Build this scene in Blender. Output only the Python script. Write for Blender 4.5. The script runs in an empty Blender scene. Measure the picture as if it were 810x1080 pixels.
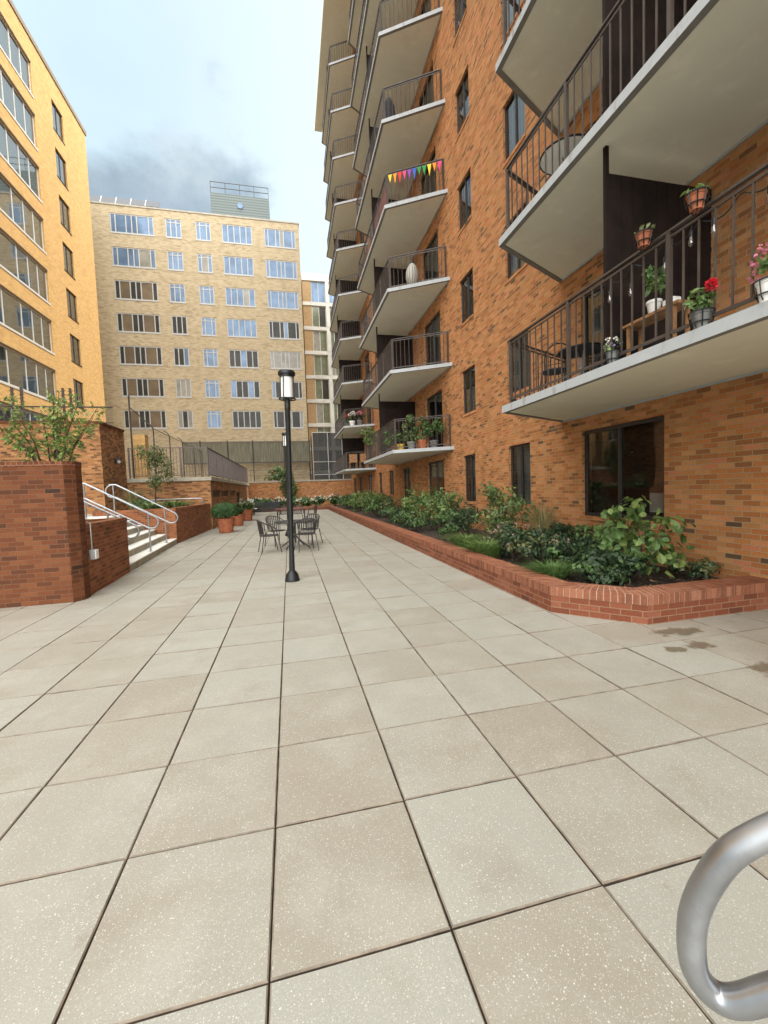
import bpy, bmesh, math, random
from mathutils import Vector, Matrix
rnd = random.Random(7)
C = bpy.context.scene.collection
sc = bpy.context.scene

# ------------------------------------------------------------------ camera
R = Vector((0.97529, -0.21796, -0.03583))
def _cam():
    yaw, pitch, roll = .2237, .058, -.0359
    F = Vector((math.sin(yaw)*math.cos(pitch), math.cos(yaw)*math.cos(pitch), -math.sin(pitch)))
    r = Vector((math.cos(yaw), -math.sin(yaw), 0)); u = r.cross(F)
    r2 = r*math.cos(roll)+u*math.sin(roll); u2 = -r*math.sin(roll)+u*math.cos(roll)
    cd = bpy.data.cameras.new('camera'); co = bpy.data.objects.new('camera', cd); C.objects.link(co)
    m = Matrix((( r2.x, u2.x, -F.x, 0), (r2.y, u2.y, -F.y, 0), (r2.z, u2.z, -F.z, 1.5285), (0, 0, 0, 1)))
    co.matrix_world = m
    cd.sensor_fit = 'HORIZONTAL'; cd.sensor_width = 36; cd.lens = 36*434.8/810
    cd.clip_start = .05; cd.clip_end = 2000
    sc.camera = co
_cam()

# ------------------------------------------------------------------ world, sun, exposure
SUN_EL, SUN_AZ = math.radians(58), math.radians(80)      # azimuth measured from +Y towards +X
w = bpy.data.worlds.new('World'); sc.world = w; w.use_nodes = True
nt = w.node_tree; nt.nodes.clear()
def wn(t, **k):
    n = nt.nodes.new(t)
    for a, v in k.items(): setattr(n, a, v)
    return n
out = wn('ShaderNodeOutputWorld'); bg = wn('ShaderNodeBackground'); bg.inputs[1].default_value = .15
sky = wn('ShaderNodeTexSky', sky_type='NISHITA', sun_disc=False, sun_elevation=SUN_EL, sun_rotation=SUN_AZ)
sky.air_density = 1.0; sky.dust_density = 2.5; sky.ozone_density = 1.5
tc = wn('ShaderNodeTexCoord')
def wmath(op, a, b=None, clamp=False):
    n = wn('ShaderNodeMath', operation=op, use_clamp=clamp)
    for i, v in enumerate((a, b)):
        if v is None: continue
        if isinstance(v, (int, float)): n.inputs[i].default_value = v
        else: nt.links.new(v, n.inputs[i])
    return n.outputs[0]
def wmix(f, a, b):
    n = wn('ShaderNodeMix', data_type='RGBA')
    for s, v in ((0, f), (6, a), (7, b)):
        if isinstance(v, (int, float)): n.inputs[s].default_value = v
        elif isinstance(v, tuple): n.inputs[s].default_value = v
        else: nt.links.new(v, n.inputs[s])
    return n.outputs[2]
def wdot(d):
    n = wn('ShaderNodeVectorMath', operation='DOT_PRODUCT'); nt.links.new(tc.outputs['Generated'], n.inputs[0])
    n.inputs[1].default_value = Vector(d).normalized(); return n.outputs['Value']
def wnoise(scale, detail, rough, off=(0, 0, 0), stretch=(1, 1, 1)):
    mp = wn('ShaderNodeMapping'); mp.inputs[1].default_value = off; mp.inputs[3].default_value = stretch
    nt.links.new(tc.outputs['Generated'], mp.inputs[0])
    n = wn('ShaderNodeTexNoise'); n.inputs['Scale'].default_value = scale; n.inputs['Detail'].default_value = detail
    n.inputs['Roughness'].default_value = rough; nt.links.new(mp.outputs[0], n.inputs['Vector']); return n.outputs['Fac']
def wramp(v, a, b):
    n = wn('ShaderNodeMapRange', interpolation_type='SMOOTHSTEP'); nt.links.new(v, n.inputs[0])
    n.inputs[1].default_value = a; n.inputs[2].default_value = b; return n.outputs[0]
# thin bright haze over the blue, added brightness overhead and behind, grey-blue cumulus to the north
haze = wramp(wnoise(1.6, 5, .55, (3, 1, 2), (1, 1, 1.6)), .3, .75)
SKYW = (2.9, 3.65, 3.95, 1)
c1 = wmix(wmath('MULTIPLY', wmath('ADD', wmath('MULTIPLY', haze, .28), .70), 1), sky.outputs[0], SKYW)
# milky towards the sun side
c1 = wmix(wmath('MULTIPLY', wramp(wdot((1, 0, 0)), -.30, .12), .65), c1, (3.75, 4.25, 4.3, 1))
# unseen brightness added to light the court, towards the zenith and the south
sky_fill = wramp(wdot((.30, -.75, .75)), .05, .75)
c2 = wmix(wmath('MULTIPLY', sky_fill, .92), c1, (23, 23, 22.5, 1))
# cumulus
sx = wn('ShaderNodeSeparateXYZ'); nt.links.new(tc.outputs['Generated'], sx.inputs[0])
elev = wmath('SUBTRACT', 1, wramp(sx.outputs[2], .47, .66))
west = wmath('SUBTRACT', 1, wramp(sx.outputs[0], -.17, .12))
band = wmath('MULTIPLY', elev, west)
nz = wnoise(3.6, 8, .52, (.9, .2, .55), (1, 1, 1.5))
cm = wramp(wmath('ADD', nz, wmath('MULTIPLY', band, .40)), .62, .78)
shade = wramp(wnoise(7, 6, .6, (.2, 3, .1)), .3, .7)
ccol = wmix(wmath('MULTIPLY', shade, wramp(sx.outputs[2], .42, .64)), (1.35, 1.75, 2.15, 1), (2.9, 3.35, 3.6, 1))
c3 = wmix(wmath('MULTIPLY', wmath('MULTIPLY', cm, wramp(wdot((-.2, .9, .45)), .55, .8)), .95), c2, ccol)
nt.links.new(c3, bg.inputs[0]); nt.links.new(bg.outputs[0], out.inputs[0])

sd = bpy.data.lights.new('sun', 'SUN'); sd.energy = 2.5; sd.angle = math.radians(.6); sd.color = (1, .93, .82)
so = bpy.data.objects.new('sun', sd); C.objects.link(so)
sdir = Vector((math.sin(SUN_AZ)*math.cos(SUN_EL), math.cos(SUN_AZ)*math.cos(SUN_EL), math.sin(SUN_EL)))
so.rotation_euler = sdir.to_track_quat('Z', 'Y').to_euler(); so.location = (30, 0, 60)
sc.view_settings.view_transform = 'Standard'; sc.view_settings.look = 'None'
sc.view_settings.gamma = 1; sc.view_settings.exposure = 0.84
sc.cycles.max_bounces = 8; sc.cycles.diffuse_bounces = 5; sc.cycles.transparent_max_bounces = 12
sc.cycles.use_denoising = True; sc.cycles.sample_clamp_indirect = 8

# ------------------------------------------------------------------ materials
class Nodes:
    def __init__(s, name):
        s.m = bpy.data.materials.new(name); s.m.use_nodes = True; s.t = s.m.node_tree
        s.b = s.t.nodes['Principled BSDF']; s.o = s.t.nodes['Material Output']
    def n(s, t, **k):
        x = s.t.nodes.new(t)
        for a, v in k.items(): setattr(x, a, v)
        return x
    def put(s, sock, v):
        if isinstance(v, (int, float)): sock.default_value = v
        elif isinstance(v, tuple): sock.default_value = v if len(v) != 3 or sock.type == 'VECTOR' else v+(1,)
        else: s.t.links.new(v, sock)
    def math(s, op, a, b=0.0, c=0.0, clamp=False):
        x = s.n('ShaderNodeMath', operation=op, use_clamp=clamp)
        for i, v in enumerate((a, b, c)): s.put(x.inputs[i], v)
        return x.outputs[0]
    def mix(s, f, a, b, blend='MIX'):
        x = s.n('ShaderNodeMix', data_type='RGBA', blend_type=blend)
        s.put(x.inputs[0], f); s.put(x.inputs[6], a); s.put(x.inputs[7], b); return x.outputs[2]
    def noise(s, vec, scale, detail=4, rough=.55):
        x = s.n('ShaderNodeTexNoise'); s.put(x.inputs['Vector'], vec)
        x.inputs['Scale'].default_value = scale; x.inputs['Detail'].default_value = detail; x.inputs['Roughness'].default_value = rough
        return x.outputs['Fac']
    def rng(s, v, a, b, c=0., d=1.):
        x = s.n('ShaderNodeMapRange', interpolation_type='SMOOTHSTEP'); s.put(x.inputs[0], v)
        for i, q in enumerate((a, b, c, d)): x.inputs[i+1].default_value = q
        return x.outputs[0]
    def ramp(s, v, stops, const=False):
        x = s.n('ShaderNodeValToRGB'); e = x.color_ramp.elements
        if const: x.color_ramp.interpolation = 'CONSTANT'
        while len(e) < len(stops): e.new(.5)
        for i, (p, c) in enumerate(stops): e[i].position = p; e[i].color = c+(1,)
        s.put(x.inputs[0], v); return x.outputs[0]
    def geo(s): return s.n('ShaderNodeNewGeometry').outputs['Position']
    def uv(s): return s.n('ShaderNodeTexCoord').outputs['UV']
    def obj(s): return s.n('ShaderNodeTexCoord').outputs['Object']
    def sep(s, v):
        x = s.n('ShaderNodeSeparateXYZ'); s.put(x.inputs[0], v); return x.outputs
    def comb(s, a, b, c=0.):
        x = s.n('ShaderNodeCombineXYZ')
        for i, v in enumerate((a, b, c)): s.put(x.inputs[i], v)
        return x.outputs[0]
    def white(s, v):
        x = s.n('ShaderNodeTexWhiteNoise', noise_dimensions='3D'); s.put(x.inputs['Vector'], v); return x.outputs['Value']
    def bump(s, h, st=.3, d=.01):
        x = s.n('ShaderNodeBump'); x.inputs['Strength'].default_value = st; x.inputs['Distance'].default_value = d
        s.put(x.inputs['Height'], h); s.t.links.new(x.outputs[0], s.b.inputs['Normal'])
    def set(s, **k):
        for a, v in k.items():
            s.put(s.b.inputs[{'col': 'Base Color', 'rough': 'Roughness', 'metal': 'Metallic', 'spec': 'Specular IOR Level', 'emit': 'Emission Color', 'es': 'Emission Strength', 'alpha': 'Alpha'}[a]], v)
        return s.m

def brick(name, stops, mortar, bw=.203, bh=.0677, mj=.010, dirt=.25, rowlock=False, bumpst=.5, big=.0):
    k = Nodes(name); x, y, z = k.sep(k.uv())
    if rowlock: x, y = y, x
    row = k.math('FLOOR', k.math('DIVIDE', y, bh))
    uu = k.math('ADD', k.math('DIVIDE', x, bw), k.math('MULTIPLY', k.math('FLOORED_MODULO', row, 2), .5))
    col = k.math('FLOOR', uu); fu = k.math('FRACT', uu); fv = k.math('FRACT', k.math('DIVIDE', y, bh))
    du = k.math('MULTIPLY', k.math('MINIMUM', fu, k.math('SUBTRACT', 1, fu)), bw)
    dv = k.math('MULTIPLY', k.math('MINIMUM', fv, k.math('SUBTRACT', 1, fv)), bh)
    d = k.math('MINIMUM', du, dv)
    wob = k.math('MULTIPLY', k.math('SUBTRACT', k.noise(k.uv(), 60, 2), .5), .004)
    mask = k.rng(k.math('ADD', d, wob), mj*.35, mj*.62)
    r1 = k.white(k.comb(col, row, 1.3))
    # runs of similar bricks
    r2 = k.noise(k.comb(k.math('MULTIPLY', col, .45), k.math('MULTIPLY', row, .35), 0), 1.0, 2)
    v = k.math('ADD', k.math('MULTIPLY', r1, .86), k.math('MULTIPLY', k.math('SUBTRACT', r2, .36), .5*(1+big)), clamp=True)
    c = k.ramp(v, stops)
    fine = k.noise(k.uv(), 45, 5, .65)
    c = k.mix(.5, c, k.mix(1., c, k.ramp(fine, [(.25, (.55, .5, .48)), (.75, (1.35, 1.3, 1.25))]), 'MULTIPLY'))
    c = k.mix(mask, k.mix(k.noise(k.uv(), 12, 3), mortar, tuple(q*.65 for q in mortar)), c)
    g = k.noise(k.uv(), .8, 5, .6)
    sk = k.noise(k.comb(k.math('MULTIPLY', x, 1.7), k.math('MULTIPLY', y, .16)), 1, 5, .65)
    c = k.mix(k.rng(sk, .5, .74, 0, dirt), c, k.mix(1., c, (.62, .56, .50), 'MULTIPLY')) if not rowlock else c
    c = k.mix(k.rng(g, .45, .8, 0, dirt), c, k.mix(1., c, (.55, .5, .46), 'MULTIPLY'))
    k.bump(k.math('ADD', mask, k.math('MULTIPLY', fine, .35)), bumpst, .006)
    return k.set(col=c, rough=.88, spec=.25)

ORANGE = [(0, (.085, .058, .036)), (.07, (.14, .082, .043)), (.13, (.24, .105, .042)), (.30, (.37, .142, .048)), (.48, (.46, .185, .060)), (.62, (.39, .19, .072)), (.80, (.51, .245, .096)), (1, (.49, .18, .088))]
REDST = [(0, (.085, .036, .024)), (.12, (.13, .044, .024)), (.35, (.17, .052, .026)), (.65, (.205, .068, .034)), (1, (.25, .095, .055))]
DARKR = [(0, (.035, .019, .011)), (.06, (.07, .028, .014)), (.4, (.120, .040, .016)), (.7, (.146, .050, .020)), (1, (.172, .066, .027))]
M = {}
M['brick'] = brick('orange_brick', ORANGE, (.46, .34, .20), dirt=.35, big=.3, bumpst=.8)
M['redbrick'] = brick('red_brick', REDST, (.30, .175, .105), dirt=.25)
M['redcap'] = brick('red_brick_rowlock', REDST, (.46, .31, .22), bw=.34, bh=.0677, mj=.011)
M['midbrick'] = brick('brown_red_brick', [(0, (.09, .045, .026)), (.08, (.16, .06, .03)), (.4, (.245, .088, .038)), (.7, (.29, .11, .047)), (1, (.33, .14, .065))], (.38, .22, .13), dirt=.3)
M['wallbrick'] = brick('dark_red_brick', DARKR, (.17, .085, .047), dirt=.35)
M['terbrick'] = brick('brown_brick', [(0, (.08, .045, .025)), (.15, (.16, .075, .034)), (.5, (.33, .15, .058)), (.8, (.41, .20, .078)), (1, (.46, .25, .11))], (.30, .22, .14), dirt=.4)
M['yellow'] = brick('yellow_brick', [(0, (.42, .255, .098)), (.4, (.52, .325, .126)), (1, (.60, .385, .155))], (.50, .33, .14), dirt=.15, bumpst=.3)
M['beige'] = brick('beige_brick', [(0, (.28, .225, .14)), (.15, (.37, .305, .195)), (.5, (.43, .36, .235)), (1, (.50, .42, .29))], (.40, .335, .225), bw=.30, bh=.10, dirt=.15, bumpst=.3, big=.1)

def plain(name, col, rough=.6, metal=0, spec=.5, var=.15, scale=6, bump=0, bscale=80):
    k = Nodes(name); p = k.obj()
    n = k.noise(p, scale, 5, .6)
    c = k.mix(k.rng(n, .3, .7), tuple(q*(1-var) for q in col), tuple(min(1, q*(1+var)) for q in col))
    if bump: k.bump(k.noise(p, bscale, 4), bump, .004)
    r = k.rng(k.noise(p, scale*2.3, 3), .3, .7, max(.03, rough-.08), min(1, rough+.08))
    return k.set(col=c, rough=r, metal=metal, spec=spec)
M['soffit'] = plain('tan_soffit_paint', (.72, .715, .575), .8, var=.09, scale=.9, bump=.15, bscale=60)
M['edge'] = plain('grey_edge_paint', (.37, .39, .40), .7, var=.16, scale=5, bump=.2)
def streaked(name, col, dark, sx, sy, lo, hi, rough=.75):
    k = Nodes(name); x, y, z = k.sep(k.uv()); n = k.noise(k.comb(k.math('MULTIPLY', x, sx), k.math('MULTIPLY', y, sy)), 1, 6, .65)
    f = k.noise(k.uv(), 3, 5, .6)
    c = k.mix(k.rng(n, lo, hi, 0, .75), col, dark); c = k.mix(k.rng(f, .5, .75, 0, .5), c, tuple(min(1, q*1.2) for q in col))
    k.bump(k.noise(k.uv(), 70, 3), .2, .003); return k.set(col=c, rough=rough)
M['edge'] = streaked('streaked_slab_edge', (.38, .40, .41), (.20, .185, .16), 7, 2.2, .52, .72)
M['soffit'] = streaked('stained_soffit_paint', (.74, .735, .60), (.64, .61, .48), 1.1, .9, .54, .78, .85)
M['drip_shade'] = plain('shaded_drip_edge', (.20, .195, .17), .8, var=.1)  # dark grey holds the shade under the slab edge in its colour
M['rail'] = plain('brown_iron', (.060, .045, .036), .5, .0, .5, var=.2)
M['terrail'] = plain('weathered_brown_railing', (.125, .100, .092), .55, var=.2)
M['wood_dark'] = plain('dark_partition_wood', (.014, .008, .006), .75, spec=.2, var=.35, scale=3)
M['bronze'] = plain('bronze_frame', (.028, .023, .021), .4, var=.2)
M['grey_frame'] = plain('grey_window_frame', (.40, .40, .385), .5, var=.08)
M['white_frame'] = plain('white_frame', (.50, .49, .45), .5, var=.06)
M['concrete'] = plain('pale_concrete', (.36, .33, .265), .85, var=.15, scale=2.5, bump=.25)
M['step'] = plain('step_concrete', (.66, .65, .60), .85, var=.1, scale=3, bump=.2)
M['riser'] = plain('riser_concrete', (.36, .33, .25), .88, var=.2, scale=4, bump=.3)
M['whitecon'] = plain('white_concrete', (.46, .45, .41), .8, var=.12, scale=.8)
M['black'] = plain('black_metal', (.011, .012, .012), .42, spec=.35, var=.3, scale=12)
M['iron'] = plain('grey_iron', (.04, .038, .037), .5, .3, var=.2)
M['galv'] = plain('galvanised_rail', (.35, .37, .39), .38, .7, var=.1, scale=14)
M['soil'] = plain('dark_soil', (.030, .020, .013), .95, var=.5, scale=30, bump=.8, bscale=40)
M['terra'] = plain('terracotta', (.33, .105, .045), .8, var=.25, scale=8, bump=.2)
M['white'] = plain('white_glaze', (.75, .75, .72), .35, var=.05)
M['greypot'] = plain('grey_pot', (.16, .16, .15), .6, var=.2)
M['yelpot'] = plain('yellow_pot', (.60, .38, .05), .5, var=.1)
M['wood'] = plain('warm_wood', (.30, .15, .06), .6, var=.3, scale=9)
M['redwood'] = plain('red_brown_wood', (.12, .035, .022), .5, var=.25)
M['solar'] = plain('solar_glass', (.012, .014, .02), .25, var=.2)
M['asphalt'] = plain('dark_ground', (.08, .078, .07), .95, var=.2, scale=1)
M['frost'] = plain('frosted_lamp_glass', (.72, .72, .69), .7, var=.03)
M['box'] = plain('grey_box_metal', (.36, .37, .37), .45, .3, var=.12)
M['fabric'] = plain('dark_cloth', (.03, .032, .036), .9, var=.3)
M['pinkcloth'] = plain('patterned_cloth', (.30, .09, .08), .9, var=.7, scale=22)
M['paper'] = plain('pale_notice', (.82, .80, .70), .8, var=.04)
for nme, c in dict(yellowf=(.80, .55, .04), orangef=(.80, .25, .02), redf=(.60, .03, .03), purplef=(.22, .05, .35), bluef=(.03, .10, .45), greenf=(.02, .25, .06), pinkf=(.7, .05, .22)).items():
    M[nme] = plain('flag_'+nme, c, .8, var=.05)

def glass(name, base, rough=.03, tint=(1, 1, 1), clear=.6, refl=.10):
    k = Nodes(name)
    tr = k.n('ShaderNodeBsdfTransparent'); tr.inputs[0].default_value = base+(1,)
    gl = k.n('ShaderNodeBsdfGlossy'); gl.inputs[0].default_value = tint+(1,); gl.inputs[1].default_value = rough
    fr = k.n('ShaderNodeFresnel'); fr.inputs[0].default_value = 1.5
    mx = k.n('ShaderNodeMixShader')
    f = k.math('ADD', k.math('MULTIPLY', fr.outputs[0], 1.15), refl, clamp=True)
    wv = k.n('ShaderNodeBump'); wv.inputs['Strength'].default_value = .04; wv.inputs['Distance'].default_value = .05
    k.put(wv.inputs['Height'], k.noise(k.obj(), 1.3, 2)); k.t.links.new(wv.outputs[0], gl.inputs['Normal'])
    f = k.math('MULTIPLY', f, k.math('SUBTRACT', 1, k.n('ShaderNodeNewGeometry').outputs['Backfacing'])); k.t.links.new(f, mx.inputs[0]); k.t.links.new(tr.outputs[0], mx.inputs[1]); k.t.links.new(gl.outputs[0], mx.inputs[2])
    k.t.links.new(mx.outputs[0], k.o.inputs[0]); return k.m
M['glass'] = glass('window_glass', (.60, .62, .62), refl=.03)
M['bulb'] = glass('clear_bulb', (.75, .75, .73), refl=.12)
M['glass_l'] = glass('tinted_window_glass', (.5, .56, .55), refl=.2)
def pane(name, col, rough=.06, spec=.6, metal=0., var=.25):
    return plain(name, col, rough, metal, spec, var=var, scale=.9)
M['p_blue'] = pane('painted_sky_pane', (.12, .18, .27), .12, .22, .14, .22)  # blue of the mirrored sky is painted into the base colour
M['p_dark'] = pane('dark_pane', (.045, .045, .04), .2, .15)
M['p_brown'] = pane('brown_reflection_pane', (.135, .098, .06), .35, .3, 0, .2)  # brown reflection of a building opposite, put into the pane colour
M['p_curt'] = pane('curtained_pane', (.21, .20, .165), .25, .5)
M['p_green'] = pane('green_glass_pane', (.15, .17, .115), .12, .5, .1)
M['shed'] = None
M['room'] = plain('dark_interior', (.018, .016, .014), .9, var=.3, scale=1)
def stripes(name, a, b, per, axis=1, rough=.7):
    k = Nodes(name); x = k.sep(k.uv())[axis]
    f = k.math('FRACT', k.math('DIVIDE', x, per))
    return k.set(col=k.mix(k.rng(f, .35, .75), a, b), rough=rough)
M['blind'] = stripes('window_blind', (.62, .62, .58), (.38, .38, .36), .05)
M['shed'] = stripes('louvred_grey_metal', (.115, .14, .135), (.07, .085, .08), .26)
M['curtain'] = stripes('pale_curtain', (.52, .50, .45), (.30, .28, .25), .16, 0)
M['slate_curtain'] = stripes('grey_curtain', (.36, .38, .39), (.20, .21, .22), .13, 0)
def alpha_weave(name, col, per, wire, diag=True, base=0.):
    k = Nodes(name); x, y, z = k.sep(k.uv())
    a = k.math('ADD', x, y) if diag else x
    b = k.math('SUBTRACT', x, y) if diag else y
    fa = k.math('PINGPONG', k.math('DIVIDE', a, per), .5); fb = k.math('PINGPONG', k.math('DIVIDE', b, per), .5)
    m = k.math('MAXIMUM', k.math('LESS_THAN', fa, wire), k.math('LESS_THAN', fb, wire))
    m = k.math('MAXIMUM', m, base)
    k.m.blend_method = 'HASHED' if hasattr(k.m, 'blend_method') else None
    return k.set(col=col, alpha=m, rough=.6)
M['chain'] = alpha_weave('chain_link_mesh', (.06, .05, .045), .075, .045)
M['net'] = alpha_weave('dark_windscreen_net', (.025, .028, .03), .06, .12, False, .55)
def screen():
    k = Nodes('weathered_screen'); x, y, z = k.sep(k.uv())
    n = k.noise(k.comb(k.math('MULTIPLY', x, 9), k.math('MULTIPLY', y, .5)), 1.6, 5, .7)
    f = k.math('FRACT', k.math('DIVIDE', x, .11))
    c = k.ramp(n, [(.25, (.065, .062, .045)), (.5, (.14, .132, .095)), (.75, (.27, .255, .19))])
    c = k.mix(k.rng(f, .0, .2), (.03, .03, .02), c)
    return k.set(col=c, rough=.9)
M['screen'] = screen()

def paver():
    k = Nodes('concrete_paver'); p = k.geo(); x, y, z = k.sep(p)
    tx = k.math('FLOOR', k.math('DIVIDE', k.math('ADD', x, .2203*.61), .61)); ty = k.math('FLOOR', k.math('DIVIDE', k.math('SUBTRACT', y, 2.0767*.61), .61))
    r = k.white(k.comb(tx, ty, .7)); r2 = k.white(k.comb(tx, ty, 9.1))
    c = k.ramp(r, [(0, (.302, .274, .220)), (.25, (.324, .305, .252)), (.55, (.340, .328, .277)), (.8, (.350, .346, .302)), (1, (.316, .291, .236))])
    off = k.comb(k.math('MULTIPLY', r, 37), k.math('MULTIPLY', r2, 91), 0)
    va = k.n('ShaderNodeVectorMath', operation='ADD'); k.put(va.inputs[0], p); k.put(va.inputs[1], off); q = va.outputs[0]
    blot = k.noise(q, 2.6, 5, .6)
    c = k.mix(k.rng(blot, .42, .72, 0, .42), c, (.43, .42, .365))
    stain = k.noise(q, 1.7, 4, .6)
    c = k.mix(k.rng(stain, .50, .78, 0, .55), c, (.262, .222, .165))
    gr = k.noise(p, 190, 3, .7)
    c = k.mix(k.rng(gr, .40, .62, .0, .5), k.mix(1., c, (.80, .79, .77), 'MULTIPLY'), c)
    vo = k.n('ShaderNodeTexVoronoi'); k.put(vo.inputs['Vector'], p); vo.inputs['Scale'].default_value = 120; vo.inputs['Randomness'].default_value = 1
    cs = k.sep(vo.outputs['Color'])
    sz = k.math('MULTIPLY', k.math('MULTIPLY', cs[0], 1), .34)
    dn = k.math('ADD', vo.outputs['Distance'], k.math('MULTIPLY', k.math('SUBTRACT', k.noise(p, 260, 2), .5), .3))
    chip = k.math('MULTIPLY', k.math('LESS_THAN', dn, sz), k.math('GREATER_THAN', cs[1], .45))
    c = k.mix(k.math('MULTIPLY', chip, .65), c, k.mix(cs[2], (.72, .71, .66), (.50, .46, .38)))
    vd = k.n('ShaderNodeTexVoronoi'); k.put(vd.inputs['Vector'], p); vd.inputs['Scale'].default_value = 110
    cd_ = k.sep(vd.outputs['Color'])
    dk = k.math('MULTIPLY', k.math('LESS_THAN', vd.outputs['Distance'], .22), k.math('GREATER_THAN', cd_[0], .72))
    grime = k.rng(k.noise(p, .55, 6, .62), .54, .74, 0, .45); c = k.mix(grime, c, k.mix(1., c, (.78, .72, .63), 'MULTIPLY'))
    spot = k.rng(k.noise(p, 5.5, 3, .5), .69, .74, 0, .4); c = k.mix(spot, c, (.20, .165, .12))
    v3 = k.n('ShaderNodeTexVoronoi'); k.put(v3.inputs['Vector'], p); v3.inputs['Scale'].default_value = 230
    c3_ = k.sep(v3.outputs['Color']); ch3 = k.math('MULTIPLY', k.math('LESS_THAN', v3.outputs['Distance'], k.math('MULTIPLY', c3_[0], .42)), k.math('GREATER_THAN', c3_[1], .5))
    c = k.mix(k.math('MULTIPLY', ch3, .6), c, k.mix(c3_[2], (.66, .65, .60), (.47, .43, .36)))
    c = k.mix(k.math('MULTIPLY', dk, .45), c, (.20, .155, .11))
    rgh = k.rng(stain, .3, .8, .46, .66)
    k.bump(k.math('ADD', k.math('MULTIPLY', gr, .5), k.math('MULTIPLY', chip, .3)), .25, .003)
    return k.set(col=c, rough=rgh, spec=.75)
M['paver'] = paver()
M['paver_edge'] = plain('worn_paver_edge', (.20, .165, .125), .85, var=.3, scale=9)
M['paver_side'] = plain('dirty_paver_side', (.11, .078, .055), .9, var=.4, scale=9)
M['joint'] = plain('joint_grit', (.055, .042, .03), .95, var=.3, scale=40)
M['stain'] = plain('damp_rust_stain', (.20, .135, .08), .45, var=.3, scale=18)

def leaf(name, col, var=.35, trans=.3):
    k = Nodes(name); p = k.geo()
    n = k.noise(p, 9, 3); n2 = k.white(k.n('ShaderNodeNewGeometry').outputs['True Normal'])
    v = k.math('ADD', k.math('MULTIPLY', n, .5), k.math('MULTIPLY', n2, .5))
    c = k.mix(v, tuple(q*(1-var) for q in col), tuple(q*(1+var) for q in col))
    k.set(col=c, rough=.5, spec=.4)
    t = k.n('ShaderNodeBsdfTranslucent'); k.put(t.inputs[0], c)
    mx = k.n('ShaderNodeMixShader'); mx.inputs[0].default_value = trans
    k.t.links.new(k.b.outputs[0], mx.inputs[1]); k.t.links.new(t.outputs[0], mx.inputs[2]); k.t.links.new(mx.outputs[0], k.o.inputs[0])
    return k.m
M['l_mid'] = leaf('leaf_mid_green', (.095, .165, .048))
M['l_dark'] = leaf('leaf_dark_green', (.036, .066, .028))
M['l_light'] = leaf('leaf_light_green', (.18, .25, .07))
M['l_bright'] = leaf('leaf_bright_green', (.24, .32, .08))
M['l_olive'] = leaf('leaf_olive', (.13, .145, .055))
M['l_grass'] = leaf('grass_green', (.105, .18, .045))
M['l_straw'] = leaf('straw_grass', (.32, .26, .12))
M['l_box'] = leaf('boxwood_green', (.045, .12, .025), .75)
M['l_var'] = leaf('variegated_leaf', (.34, .42, .20))
M['l_white'] = leaf('white_petal', (.78, .77, .68), .1)
M['l_pink'] = leaf('pink_petal', (.60, .22, .28), .3)
M['l_dusty'] = leaf('faded_pink_seed_head', (.27, .19, .14), .3)
M['l_red'] = leaf('red_petal', (.65, .03, .05), .3)
M['l_purple'] = leaf('purple_petal', (.22, .15, .30), .3)
M['bark'] = plain('thin_bark', (.07, .05, .035), .9, var=.3, scale=20)

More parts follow.
